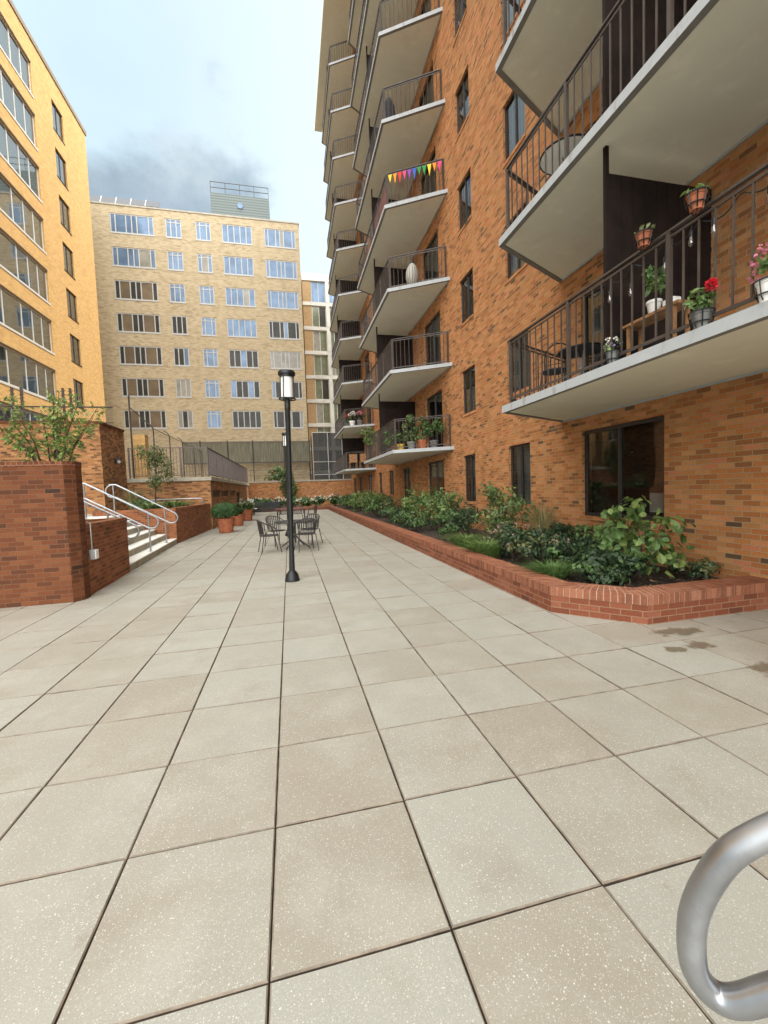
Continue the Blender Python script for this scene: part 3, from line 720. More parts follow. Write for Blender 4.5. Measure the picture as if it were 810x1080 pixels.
# terrace block
TX = -3.32; TY = 19.2; TE = 37.0; TZ = 2.13
te = thing('terrace', 'brown brick terrace block with concrete coping and dark vents behind the flower pots', 'terrace', (TX, 25, 0))
FT = (V((TX, TY, 0)), V((0, 1, 0)), V((1, 0, 0))); vents = [(19.62, 21.76), (22.25, 24.5), (25.1, 27.45)]
mb = MB(); facade(mb, FT, TE-TY, -.05, TZ, [(a-TY, b-TY, 1.40, 1.70) for a, b in vents]+[(28.3-TY, 30.2-TY, 0, 1.62)], .15)
mb.face([(-16, TY, -.05), (TX, TY, -.05), (TX, TY, TZ), (-16, TY, TZ)])
mb.build('wall', M['terbrick'], te)
for a, b in vents:
    mb = MB(); F = FT
    for i in range(7): mb.obox(F, a-TY+.01, b-TY-.01, 1.41+i*.04, 1.435+i*.04, .05, .10)
    mb.obox(F, a-TY, b-TY, 1.40, 1.70, .12, .14); mb.build('vent', M['bronze'], te)
mb = MB(); mb.obox(FT, 28.31-TY, 30.19-TY, 0, 1.61, .1, .14); mb.obox(FT, 29.9-TY, 30.0-TY, .7, .8, .06, .1); mb.build('door', M['wood_dark'], te)
mb = MB(); mb.prism([(-16, TY-.06), (TX+.06, TY-.06), (TX+.06, TE), (TX-.35, TE), (TX-.35, TY+.35), (-16, TY+.35)][::1], TZ+.003, TZ+.16); mb.build('coping', M['concrete'], te)
mb = MB(); mb.face([(-16, TY+.2, TZ+.05), (TX-.2, TY+.2, TZ+.05), (TX-.2, 40.9, TZ+.05), (-16, 40.9, TZ+.05)]); mb.build('deck', M['concrete'], te)
t = thing('terrace_railing', 'dark metal railing with thin bars on the terrace coping', 'railing', (TX, 25, TZ+.16))
zb = TZ+.16
def terr_rail(a, b):
    mb = MB(); a, b = V((*a, 0)), V((*b, 0)); L = (b-a).length; d = (b-a)/L; P = lambda s, z: (a.x+d.x*s, a.y+d.y*s, z)
    mb.bar(P(0, zb+1.28), P(L, zb+1.28), .05, .03); mb.bar(P(0, zb+.10), P(L, zb+.10), .03)
    n = round(L/.125)
    for i in range(n+1): mb.bar(P(L*i/n, zb+.1), P(L*i/n, zb+1.27), .018)
    m_ = MB()
    for i in range(int(L/2)+1): m_.bar(P(min(L-.03, .03+2*i), zb), P(min(L-.03, .03+2*i), zb+1.30), .055)
    mb.v += []; off = len(mb.v); mb.v += m_.v; mb.f += [tuple(i+off for i in f) for f in m_.f]; mb.m += m_.m; mb.build('bars', M['terrail'], t)
terr_rail((-6.5, TY+.1), (TX-.08, TY+.1)); terr_rail((TX-.08, TY+.15), (TX-.08, TE-.1))
mb = MB(); mb.prism([(-6.42, 19.75), (-5.95, 19.75), (-5.95, 20.2), (-6.42, 20.2)], TZ+.06, 4.2); mb.build('shaft', M['yellow'], None)
o = bpy.data.objects[mb and 'shaft']; o.name = 'brick_pier'; tag(o, 'pale brick pier standing behind the left end of the terrace railing', 'pillar')

# upper brick mass at left
um = thing('brick_wall', 'high brown brick wall in the left background carrying a wall light and a chain fence', 'wall', (-8, 17, 1))
mb = MB(); mb.prism([(-20, 16.9), (-6.55, 16.9), (-6.55, 19.14), (-20, 19.14)], .9, 4.22); mb.build('wall', M['terbrick'], um)
mb = MB(); mb.prism([(-20, 16.86), (-6.51, 16.86), (-6.51, 19.14), (-20, 19.14)], 4.223, 4.30); mb.build('cap', M['wallbrick'], um)
t = thing('wall_light', 'small black wall light with a white lens on the high brown wall', 'lamp', (-6.5, 18.1, 2.95))
mb = MB(); mb.box(-6.548, 18.0, 2.86, -6.50, 18.2, 3.06); mb.prism([(-6.50, 18.0), (-6.36, 18.03), (-6.36, 18.17), (-6.50, 18.2)], 2.97, 3.06); mb.build('housing', M['black'], t)
mb = MB(); mb.lathe((-6.43, 18.1, 2.86), [(.02, 0), (.06, .03), (.065, .105)], 10); mb.build('lens', M['frost'], t, smooth=True)

# chain link fence with curved posts
t = thing('chain_link_fence', 'rusty chain link fence with curved post tops behind the terrace railing', 'fence', (-6.6, 28, TZ))
ys = [20.0, 23.1, 26.0, 29.0, 32.2, 35.0]
for i, yy in enumerate(ys):
    mb = MB(); H = 5.05
    if i == 0: mb.tube([(-6.55, yy, TZ+.05), (-6.55, yy, 5.9)], .035, 6)
    else: mb.tube([(-6.55, yy, TZ+.05), (-6.55, yy, H-.2)]+arc((-6.95, yy, H-.2), .4, 0, math.pi*.42, 5, (1, 0, 0), (0, 0, 1)), .03, 6)
    mb.build('post', M['rail'], t)
mb = MB(); mb.face([(-6.55, 20, TZ+.1), (-6.55, 35, TZ+.1), (-6.55, 35, 4.9), (-6.55, 20, 4.9)]); mb.build('mesh', M['chain'], t)
mb = MB(); mb.tube([(-6.55, 20, 5.42), (-6.55, 23.1, 4.95), (-6.55, 35, 4.9)], .02, 6); mb.build('top_rail', M['rail'], t)
t = thing('chain_link_fence', 'rusty pipe fence on top of the high brown wall, behind the small tree', 'fence', (-10, 18, 4.3))
mb = MB(); mb.tube([(-20, 18.2, 5.05), (-6.55, 18.2, 5.05)], .03, 6); mb.tube([(-20, 18.2, 4.45), (-6.55, 18.2, 4.45)], .02, 6); mb.build('top_rail', M['rail'], t)
for xx in (-9.85, -9.55, -8.2, -7.95, -13, -16.5):
    mb = MB(); mb.tube([(xx, 18.2, 4.3), (xx, 18.2, 5.75)], .045, 6)
    for q in range(4): mb.bar((xx-.09, 18.2, 5.2+q*.14), (xx+.09, 18.2, 5.24+q*.14), .02)
    mb.build('post', M['rail'], t)
mb = MB(); mb.face([(-20, 18.2, 4.3), (-6.55, 18.2, 4.3), (-6.55, 18.2, 5.05), (-20, 18.2, 5.05)]); mb.build('mesh', M['chain'], t)

# ================================================================== FAR WALL AND FENCES
fw_ = thing('brick_wall', 'low orange brown brick wall with a pale coping closing the far end of the court', 'wall', (1, 37, 0))
mb = MB(); mb.box(TX+.065, 36.5, -.05, 5.6, 36.8, 2.34); mb.build('wall', M['brick'], fw_)
mb = MB(); mb.box(TX+.07, 36.44, 2.343, 5.65, 36.86, 2.46); mb.build('coping', M['concrete'], fw_)
t = thing('wire_railing', 'thin grey pipe railing on the coping of the far brick wall', 'railing', (1, 36.7, 2.46))
mb = MB(); mb.tube([(TX+.1, 36.65, 3.42), (5.6, 36.65, 3.42)], .018, 6); mb.tube([(TX+.1, 36.65, 2.95), (5.6, 36.65, 2.95)], .014, 6); mb.build('rail', M['iron'], t)
for i in range(6):
    mb = MB(); mb.tube([(-3.1+1.7*i, 36.65, 2.46), (-3.1+1.7*i, 36.65, 3.42)], .018, 6); mb.build('post', M['iron'], t)
t = thing('screen_fence', 'weathered grey green privacy screen fence in front of the beige block', 'fence', (-3, 39.6, 0))
mb = MB(); mb.box(-9, 39.55, 4.31, 2.1, 39.62, 6.13); mb.build('screen', M['screen'], t)
for xx in (-7.5, -5.2, -3.05, -.3, 2.05):
    mb = MB(); mb.tube([(xx, 39.50, 2.2), (xx, 39.50, 6.3)], .045, 6); mb.build('post', M['iron'], t)
mb = MB(); mb.tube([(-9, 39.50, 6.17), (2.1, 39.50, 6.17)], .03, 6); mb.bar((-9, 39.58, 4.27), (2.1, 39.58, 4.27), .09); mb.build('rail', M['iron'], t)
t = thing('net_enclosure', 'dark netted enclosure with a pale frame at the foot of the white framed block', 'enclosure', (4, 40, 2))
mb = MB(); mb.box(2.35, 39.4, 2.0, 6.4, 39.44, 6.9); mb.box(2.35, 39.4, 2.0, 2.39, 43, 6.9); mb.build('net', M['net'], t)
mb = MB()
for xx in (2.33, 3.75, 5.1, 6.4): mb.tube([(xx, 39.36, 2.0), (xx, 39.36, 6.95)], .04, 6)
for zz in (3.0, 4.2, 6.95): mb.tube([(2.33, 39.36, zz), (6.4, 39.36, zz)], .03, 6)
mb.build('frame', M['grey_frame'], t)

# ================================================================== YELLOW BLOCK (left)
yb = thing('apartment_building', 'sunlit yellow brick block with long strip windows at the upper left', 'building', (-13.5, 25, 0))
YX = -13.5; FY = (V((YX, 4, 0)), V((0, 1, 0)), V((1, 0, 0))); uy = lambda y: y-4
ops = []; wl = []
for i in range(9):
    zt = 26.99-2.947*i
    for (a, b) in ((22.3, 29.27), (12.5, 19.5)):
        ops.append((uy(a), uy(b), zt-1.86, zt)); wl.append((uy(a), uy(b), zt-1.86, zt, (.17, .38, .60, .74, .87), ['glass_l']))
    z2 = 26.95-2.91*i
    ops.append((uy(31.42), uy(32.76), z2-1.78, z2)); wl.append((uy(31.42), uy(32.76), z2-1.78, z2, (.48,), None))
mb = MB(); facade(mb, FY, 32.1, 0, 28.45, ops, .2)
mb.face([(YX, 36.1, 0), (-32, 36.1, 0), (-32, 36.1, 28.45), (YX, 36.1, 28.45)]); mb.face([(YX, 4, 0), (-32, 4, 0), (-32, 4, 28.45), (YX, 4, 28.45)]); mb.face([(-32, 4, 0), (-32, 36.1, 0), (-32, 36.1, 28.45), (-32, 4, 28.45)])
mb.build('wall', M['yellow'], yb)
mb = MB(); mb.box(-32.1, 3.9, 28.453, YX+.06, 36.2, 28.75); mb.build('roof', plain('roof_edge', (.20, .15, .10), .7), yb)
bk = ['slate_curtain', 'room', 'slate_curtain', 'curtain']
for i, (a, b, c, d, mu, g_) in enumerate(wl):
    strip = len(mu) > 1
    window(yb, FY, a, b, c, d, mulls=mu, d=.08, fm='white_frame' if strip else 'bronze', gm='glass_l', back='slate_curtain' if strip else bk[i % 4], fw=.06, sill=.12 if strip else .06)
    if strip:
        mb = MB(); mb.obox(FY, a, b, d+.003, d+.075, -.02, .04); mb.build('lintel', M['bronze'], yb)

# ================================================================== BEIGE BLOCK (far)
fb = thing('apartment_building', 'pale beige brick block of seven window rows closing the far view', 'building', (-6, 41, 0))
BY = 41.0; BX0 = -17.0; FB = (V((BX0, BY, 0)), V((1, 0, 0)), V((0, -1, 0))); ub = lambda x: x-BX0
cols = [(-13.93, -10.49, (.12, .36, .49, .61, .88)), (-9.55, -8.24, (.33, .67)), (-7.07, -5.8, (.28, .72)), (-4.85, -2.22, (.2, .4, .6, .8)), (-1.14, 1.72, (.12, .36, .49, .61, .88))]
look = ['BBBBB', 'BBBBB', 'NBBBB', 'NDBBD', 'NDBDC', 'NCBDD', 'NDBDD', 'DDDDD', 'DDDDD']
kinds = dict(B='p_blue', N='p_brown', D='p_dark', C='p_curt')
ops = []; wl = []
for r in range(7):
    z1 = 26.0-2.795*r
    for c, (a, b, mu) in enumerate(cols):
        ops.append((ub(a), ub(b), z1-1.62, z1)); q = look[r][c]
        pn = []
        for i in range(len(mu)+1):
            k = kinds[q]
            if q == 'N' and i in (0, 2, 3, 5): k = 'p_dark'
            if q == 'B' and rnd.random() < .12: k = 'p_curt'
            if q == 'D' and rnd.random() < .2: k = 'p_blue' if r < 6 else 'p_curt'
            pn.append(k)
        wl.append((ub(a), ub(b), z1-1.62, z1, mu, pn))
mb = MB(); facade(mb, FB, 2.04-BX0, 0, 26.65, ops, .12)
mb.face([(2.04, BY, 0), (2.04, BY+16, 0), (2.04, BY+16, 26.65), (2.04, BY, 26.65)]); mb.face([(BX0, BY+16, 0), (2.04, BY+16, 0), (2.04, BY+16, 26.65), (BX0, BY+16, 26.65)]); mb.face([(BX0, BY, 0), (BX0, BY+16, 0), (BX0, BY+16, 26.65), (BX0, BY, 26.65)])
mb.build('wall', M['beige'], fb)
mb = MB(); mb.box(BX0, BY-.05, 26.653, 2.09, BY+16, 26.78); mb.build('roof', M['concrete'], fb)
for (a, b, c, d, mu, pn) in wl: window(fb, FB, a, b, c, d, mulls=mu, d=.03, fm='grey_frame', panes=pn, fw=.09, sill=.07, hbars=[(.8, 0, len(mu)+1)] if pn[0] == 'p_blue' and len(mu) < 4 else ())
mb = MB(); mb.box(-6.35, 46, 26.79, -.62, 50, 31.95); sh = mb.build('rooftop_shed', M['shed'], fb)
mb = MB()
for zz in (32.5, 33.05): mb.tube([(-6.3, 46.05, zz), (-.65, 46.05, zz)], .03, 6)
for i in range(5): mb.tube([(-6.3+1.41*i, 46.05, 31.95), (-6.3+1.41*i, 46.05, 33.08)], .03, 6)
for zz in (28.0, 28.9): mb.tube([(-8.2, 45.9, zz), (-.3, 45.9, zz)], .03, 6)
for i in range(6): mb.tube([(-8.2+1.58*i, 45.9, 26.78), (-8.2+1.58*i, 45.9, 28.9)], .025, 6)
mb.build('roof_railing', M['iron'], sh)
mb = MB(); mb.tube([(-3.5, 45.98, 30.9), (-3.5, 45.90, 30.9)], .28, 14); mb.build('round_sign', M['p_blue'], sh)
for i in range(5):
    xa = -15.75+1.17*i; mb = MB(); z = 26.86+.02*i
    mb.hexa([(xa, 41.15, z), (xa+1.08, 41.15, z), (xa+1.08, 41.55, z+.72), (xa, 41.55, z+.72), (xa, 41.20, z), (xa+1.08, 41.20, z), (xa+1.08, 41.60, z+.72), (xa, 41.60, z+.72)])
    o = mb.build('solar_panel', M['solar'], fb)
    mb = MB(); mb.bar((xa-.04, 41.15, z-.02), (xa-.04, 41.55, z+.74), .06); mb.bar((xa, 41.62, 26.79), (xa, 41.62, z+.70), .05); mb.build('bracket', M['grey_frame'], o)

# ================================================================== WHITE FRAMED BLOCK (far right)
wb = thing('apartment_building', 'white concrete framed block with brick panels and green tinted windows, right of the beige block', 'building', (5, 52, 0))
WY = 52.0; mbf, mbp = MB(), MB(); FWb = (V((1.0, WY, 0)), V((1, 0, 0)), V((0, -1, 0)))
mbf.box(2.66, WY-.12, 26.9, 14, WY+14, 27.75)
flo = 2.92
for i in range(9):
    zt = 26.9-flo*i
    mbf.box(2.66, WY-.1, zt-flo, 14, WY+.3, zt-flo+.42)
    for xa in (5.45, 9.6, 13.6): mbf.box(xa, WY-.13, zt-flo+.422, xa+.42, WY+.3, zt-.002)
    mbp.box(2.70, WY, zt-flo+.424, 3.72, WY+.28, zt-.004); mbp.box(6.85, WY, zt-flo+.424, 7.9, WY+.28, zt-.004); mbp.box(11, WY, zt-flo+.424, 12, WY+.28, zt-.004)
    top = i == 0
    for xa, xb in ((3.73, 5.44), (5.88, 6.84), (7.91, 9.59), (10.03, 10.99), (12.01, 13.59)):
        window(wb, FWb, xa-1, xb-1, zt-flo+.43, zt-.01, mulls=(.5,), fm='white_frame' if i % 3 else 'grey_frame', panes=['p_blue', 'p_blue'] if top else [['p_green', 'p_green'], ['p_green', 'p_dark'], ['p_curt', 'p_green']][(i+int(xa)) % 3], fw=.07, d=.1)
mbp.box(2.68, WY+.3, 0, 13.98, WY+14, 26.89)
mbf.build('frame', M['whitecon'], wb); mbp.build('wall', brick('tan_panel_brick', [(0, (.28, .18, .09)), (1, (.40, .28, .15))], (.35, .26, .15)), wb)

# ================================================================== LAMP POSTS
def lamp_post(loc, label):
    t = thing('lamp_post', label, 'lamp post', loc, 'court lamp posts'); x, y, z = loc
    mb = MB(); mb.lathe(loc, [(.125, 0), (.125, .03), (.115, .06), (.10, .12), (.072, .16), (.06, .175)], 20); mb.build('base', M['black'], t, smooth=True)
    mb = MB(); mb.lathe(loc, [(.050, .17), (.043, .5), (.042, 2.88), (.050, 2.90), (.050, 3.02), (.04, 3.04), (.04, 3.06)], 18); mb.build('pole', M['black'], t, smooth=True)
    mb = MB(); mb.lathe(loc, [(.097, 3.085), (.097, 3.425)], 22); mb.build('lamp_glass', M['frost'], t, smooth=True)
    mb = MB()
    mb.tube([(x+.135*math.cos(q), y+.135*math.sin(q), z+3.07) for q in [2*math.pi*i/24 for i in range(24)]], .011, 6, closed=True)
    for i in range(4):
        q = math.pi/4+math.pi/2*i+.3; mb.bar((x+.132*math.cos(q), y+.132*math.sin(q), z+3.07), (x+.118*math.cos(q), y+.118*math.sin(q), z+3.43), .014)
        mb.bar((x, y, z+3.07), (x+.132*math.cos(q), y+.132*math.sin(q), z+3.07), .014)
    mb.build('cage', M['black'], t)
    t.rotation_euler = (0, math.radians(1.15), 0)
    mb = MB(); mb.lathe(loc, [(.120, 3.427), (.122, 3.46), (.142, 3.465), (.145, 3.50), (.13, 3.525), (.05, 3.545)], 24); mb.build('cap', M['black'], t, smooth=True)
    return t
lamp_post((-.02, 7.16, 0), 'tall black lamp post with a frosted lantern, nearest, in front of the round table')
lamp_post((-.09, 14.6, 0), 'distant black lamp post mostly hidden behind the near lamp post')

# ================================================================== FOREGROUND RAIL LOOP
pts = [(0.81, 0.389, 1.073), (0.757, 0.431, 1.029), (0.702, 0.469, 0.97), (0.668, 0.491, 0.932), (0.649, 0.505, 0.89), (0.632, 0.516, 0.84), (0.622, 0.521, 0.8), (0.618, 0.521, 0.766), (0.616, 0.518, 0.735), (0.617, 0.513, 0.709), (0.631, 0.503, 0.686), (0.644, 0.491, 0.681), (0.655, 0.479, 0.688), (0.669, 0.465, 0.706), (0.685, 0.452, 0.728), (0.716, 0.424, 0.77), (0.777, 0.376, 0.841)]
_a, _b = V(pts[0]), V(pts[-1]); pts = [tuple(_a+(_a-V(pts[1])).normalized()*.25)]+pts+[tuple(_b+(_b-V(pts[-2])).normalized()*.25)]
_q = [V(p) for p in pts]; pts = []
for i in range(1, len(_q)-2):                      # smooth bend through the measured points
    for t_ in (0, .33, .66):
        a, b, c, d = _q[i-1:i+3]; pts.append(.5*((2*b)+(c-a)*t_+(2*a-5*b+4*c-d)*t_**2+(3*b-a-3*c+d)*t_**3))
for _ in range(3): pts = [pts[0]]+[(pts[i-1]+2*pts[i]+pts[i+1])/4 for i in range(1, len(pts)-1)]+[pts[-1]]
pts = [_q[0]]+pts+[_q[-1]]
t = thing('handrail', 'thick galvanized rail loop cut off by the corner of the picture, close to the viewer', 'handrail', (1.0, .4, 0))
k = Nodes('galvanised_pipe'); p_ = k.obj()
n1 = k.noise(p_, 9, 6, .6); n2 = k.noise(p_, 60, 4, .6)
c_ = k.mix(k.rng(n1, .35, .65), (.31, .32, .335), (.41, .42, .435)); n3 = k.noise(p_, 23, 3, .5); c_ = k.mix(k.math('MULTIPLY', k.rng(n2, .55, .75), k.rng(n3, .60, .72)), c_, (.10, .095, .09))
k.bump(n2, .06, .002); M['pipe'] = k.set(col=c_, metal=.88, rough=k.rng(n1, .3, .7, .34, .48))
mb = MB(); mb.tube(pts, .0207, 24); mb.build('rail', M['pipe'], t, smooth=True)
mb = MB(); mb.tube([(pts[0][0], pts[0][1], -.01), (pts[0][0], pts[0][1], pts[0][2]+.004)], .0215, 16); mb.build('post', M['pipe'], t, smooth=True)

# ================================================================== TABLES, CHAIRS, BENCH
def mesh_chair():
    t = thing('patio_chair', '', 'chair', (0, 0, 0), 'iron mesh chairs'); W, D = .25, .24
    mb = MB(); z = .43                                      # seat: rim and woven straps
    rim = [(W*math.cos(q)*(1 if abs(math.cos(q)) < .8 else .97), D*math.sin(q), z) for q in [2*math.pi*i/24 for i in range(24)]]
    mb.tube(rim, .010, 6, closed=True)
    for i in range(-6, 7):
        a = i/7*W; h = D*math.sqrt(max(0, 1-(a/W)**2)); mb.bar((a, -h, z), (a, h, z), .017, .004)
        a = i/7*D; h = W*math.sqrt(max(0, 1-(a/D)**2)); mb.bar((-h, a, z+.003), (h, a, z+.003), .017, .004)
    mb.build('seat', M['iron'], t)
    mb = MB(); mf = MB()                                   # barrel back: curved rail, vertical slats
    ang = [math.radians(200+140*i/12) for i in range(13)]
    top = [(.285*math.cos(q), -.02+.27*math.sin(q), .84-.10*abs(i-6)/6*(abs(i-6)/6)) for i, q in enumerate(ang)]
    mf.tube([(-.275, .16, .44), (-.28, .12, .62)]+top+[(.28, .12, .62), (.275, .16, .44)], .012, 8)
    for i, q in enumerate(ang):
        if i in (0, 12): continue
        a = V((.245*math.cos(q), .235*math.sin(q), .45)); mb.bar(a, top[i], .024, .006)
    mid = [(.263*math.cos(q), -.01+.25*math.sin(q), .60) for q in ang]; mb.tube(mid, .007, 6)
    mb.build('backrest', M['iron'], t); mf.build('back_frame', M['iron'], t)
    for sx in (-1, 1):
        for sy in (-1, 1):
            mb = MB(); mb.tube([(sx*.21, sy*.17, .43), (sx*.235, sy*.21, .2), (sx*.255, sy*.25, 0)], .012, 6); mb.build('leg', M['iron'], t)
    return t
CH = mesh_chair(); first = [True]
def chair(x, y, face, label):
    rz = face-math.pi/2                                   # chair faces +Y at rz = 0
    if first[0]:
        first[0] = False; CH.location = (x, y, 0); CH.rotation_euler = (0, 0, rz); CH['label'] = label; return CH
    return dup(CH, (x, y, 0), rz, label)
TBX, TBY = .10, 11.35
t = thing('patio_table', 'round grey iron mesh table ringed by mesh chairs behind the lamp post', 'table', (TBX, TBY, 0))
mb = MB(); Rr = .53
mb.tube([(TBX+Rr*math.cos(q), TBY+Rr*math.sin(q), .72) for q in [2*math.pi*i/32 for i in range(32)]], .014, 6, closed=True)
for i in range(-13, 14):
    a = i/14*Rr; h = math.sqrt(Rr*Rr-a*a); mb.bar((TBX+a, TBY-h, .722), (TBX+a, TBY+h, .722), .02, .004); mb.bar((TBX-h, TBY+a, .726), (TBX+h, TBY+a, .726), .02, .004)
mb.build('tabletop', M['iron'], t)
mb = MB(); mb.tube([(TBX, TBY, .14), (TBX, TBY, .71)], .03, 10); mb.build('pedestal', M['iron'], t)
for i in range(4):
    q = math.pi/4+math.pi/2*i+.2; c, s_ = math.cos(q), math.sin(q)
    mb = MB(); mb.tube([(TBX+.02*c, TBY+.02*s_, .34), (TBX+.18*c, TBY+.18*s_, .20), (TBX+.38*c, TBY+.38*s_, .06), (TBX+.44*c, TBY+.44*s_, .015)], .016, 6); mb.build('leg', M['iron'], t)
chair(-.55, 10.85, .22, 'iron mesh chair left of the lamp post, turned toward the round table')
chair(.36, 10.72, math.pi/2+.22, 'iron mesh chair right of the lamp post, slatted back toward the viewer')
chair(-.40, 12.1, -.9, 'iron mesh chair on the far left of the round table')
chair(.52, 12.0, math.pi+.85, 'iron mesh chair on the far right of the round table')
t = thing('wooden_table', 'red brown wooden table with thin legs beyond the mesh chairs', 'table', (.05, 19.8, 0))
mb = MB(); mb.box(-.65, 19.4, .69, .72, 20.2, .74); mb.build('tabletop', M['redwood'], t)
for sx in (-.58, .65):
    for sy in (19.47, 20.13): mb = MB(); mb.tube([(sx, sy, 0), (sx, sy, .69)], .022, 6); mb.build('leg', M['iron'], t)
chair(-.30, 20.75, -math.pi/2, 'iron mesh chair behind the left half of the wooden table')
chair(.98, 19.8, math.pi, 'iron mesh chair at the right end of the wooden table')
chair(.35, 20.75, -math.pi/2, 'iron mesh chair behind the right half of the wooden table')
t = thing('park_bench', 'black slatted metal bench near the white flowers at the far end', 'bench', (-1.7, 29, 0))
bx, by = -1.55, 29.5
mb = MB()                                              # the bench stands with its back to the court
for i in range(8): mb.box(bx-.85, by-.33, .22+i*.083, bx+.85, by-.30, .292+i*.083)
mb.build('backrest', M['black'], t)
mb = MB()
for i in range(5): mb.box(bx-.85, by-.27+i*.1, .42, bx+.85, by-.19+i*.1, .445)
mb.build('seat', M['black'], t)
for sx in (-.87, .87):
    mb = MB(); mb.bar((bx+sx, by-.3, 0), (bx+sx, by-.3, .88), .05); mb.bar((bx+sx, by+.24, 0), (bx+sx, by+.24, .64), .05); mb.bar((bx+sx, by-.27, .40), (bx+sx, by+.21, .40), .05)
    mb.bar((bx+sx, by-.27, .655), (bx+sx, by+.27, .655), .05, .03); mb.build('end_frame', M['black'], t)

# ================================================================== PLANTS
def rand_dir(q):
    while True:
        v = V((q.uniform(-1, 1), q.uniform(-1, 1), q.uniform(-1, 1)))
        if .05 < v.length < 1: return v.normalized()
def foliage(mb, q, c, rx, ry, rz, n, L, W, nm, clumps=14, upb=.35, flat=.6):
    cl = []
    for i in range(clumps):
        d = rand_dir(q); r = q.uniform(.35, .85); cl.append((V((d.x*rx*r, d.y*ry*r, d.z*rz*r)), q.uniform(.28, .5), q.randrange(nm)))
    for i in range(n):
        cc, cr, cm = cl[q.randrange(clumps)]
        d = rand_dir(q); k = cr*q.uniform(.35, 1.0)
        p = cc+V((d.x*rx*k, d.y*ry*k, d.z*rz*k))
        nd = (d+V((0, 0, upb))+rand_dir(q)*flat).normalized()
        ld = nd.cross(rand_dir(q)); 
        if ld.length < .05: continue
        s = q.uniform(.7, 1.25); m = cm if q.random() < .7 else q.randrange(nm)
        mb.leaf(V(c)+p, ld.normalized()*1.0-V((0, 0, .25)), nd, L*s, W*s, m)
def stems(mb, q, base, c, rx, ry, rz, n, r0):
    for i in range(n):
        d = rand_dir(q); e = V(c)+V((d.x*rx*.7, d.y*ry*.7, abs(d.z)*rz*.5)); b = V(base)+V((q.uniform(-.06, .06), q.uniform(-.06, .06), 0))
        m = b.lerp(e, .5)+rand_dir(q)*.05
        mb.tube([b, m, e], [r0, r0*.7, r0*.3], 5)
def shrub(name, label, cat, base, rx, ry, h, n, L, W, mats, seed, group=None, st=7, flowers=None, clumps=14, low=.12, r0=.012):
    q = random.Random(seed); t = thing(name, label, cat, base, group)
    c = (base[0], base[1], base[2]+low*h+h*(1-low)/2)
    mb = MB(); foliage(mb, q, c, rx, ry, h*(1-low)/2*1.05, n, L, W, len(mats), clumps); mb.build('foliage', [M[x] for x in mats], t)
    mb = MB(); stems(mb, q, base, c, rx, ry, h*(1-low)/2, st, r0); mb.build('stem', M['bark'], t)
    if flowers:
        fm, fn, fs, topb = flowers; mb = MB()
        for i in range(fn):
            d = rand_dir(q); d.z = abs(d.z) if topb else d.z
            p = V(c)+V((d.x*rx, d.y*ry, d.z*h*(1-low)/2))*q.uniform(.85, 1.12)
            for j in range(6):
                e = rand_dir(q); mb.leaf(p+e*fs*.15, e, rand_dir(q), fs*q.uniform(.5, .9), fs*.55, 0)
        mb.build('blossom', M[fm], t)
    return t
def tuft(name, label, cat, base, r, h, n, mats, seed, w=.012, group=None, droop=.5):
    q = random.Random(seed); t = thing(name, label, cat, base, group); mb = MB()
    for i in range(n):
        a = q.uniform(0, 6.283); rr = r*math.sqrt(q.random()); b = V(base)+V((math.cos(a)*rr*.5, math.sin(a)*rr*.5, 0))
        d = V((math.cos(a), math.sin(a), 0)); hh = h*q.uniform(.6, 1.1); sp = rr*q.uniform(.5, 1.1)
        p0, p1, p2 = b, b+d*sp*.4+V((0, 0, hh*.65)), b+d*sp*(1+droop)+V((0, 0, hh*(1-.3*droop)))
        s_ = V((-d.y, d.x, 0))*w*q.uniform(.6, 1.2); m = q.randrange(len(mats))
        mb.face([p0-s_, p0+s_, p1+s_*.8, p1-s_*.8], m); mb.face([p1-s_*.8, p1+s_*.8, p2], m)
    mb.build('blades', [M[x] for x in mats], t); return t
Z = .2; GR = 'shrubs in the long planter'
# right planter, near to far
shrub('hydrangea_shrub', 'large leaved bright green shrub under the big dark window, nearest the planter corner', 'shrub', (4.5, 4.62, Z), .56, .60, 1.10, 430, .125, .09, ['l_mid', 'l_light', 'l_mid'], 11, GR, 12, clumps=22)
shrub('evergreen_shrub', 'low dark glossy shrub in the planter corner below the large leaved shrub', 'shrub', (4.0, 4.55, Z), .62, .50, .52, 1300, .075, .04, ['l_dark', 'l_dark', 'l_mid'], 12, GR)
shrub('evergreen_shrub', 'low dark shrub with faded pink heads, left of the planter corner', 'shrub', (3.75, 5.75, Z), .48, .62, .60, 1100, .07, .04, ['l_dark', 'l_dark', 'l_olive'], 13, GR, flowers=('l_dusty', 9, .05, True))
shrub('evergreen_shrub', 'dark shrub against the wall below the left edge of the big window', 'shrub', (4.75, 5.75, Z), .58, .75, .62, 1200, .075, .042, ['l_dark', 'l_dark', 'l_mid'], 14, GR)
tuft('ornamental_grass', 'straw coloured grass clump standing by the wall left of the big window', 'grass clump', (4.75, 7.05, Z), .34, 1.05, 330, ['l_straw', 'l_straw', 'l_olive'], 15, .006)
tuft('ground_cover', 'bright green grassy clump at the planter edge just left of its corner', 'grass clump', (3.50, 5.0, Z), .35, .24, 420, ['l_grass', 'l_mid'], 16, .008)
tuft('ground_cover', 'bright green grassy clump along the planter edge below the dusty pink shrub', 'grass clump', (3.50, 6.9, Z), .42, .34, 520, ['l_grass', 'l_grass', 'l_light'], 17, .009)
tuft('ground_cover', 'bright green grassy clump spilling over the planter edge farther along', 'grass clump', (3.55, 8.0, Z), .42, .34, 480, ['l_grass', 'l_mid', 'l_light'], 18, .009)
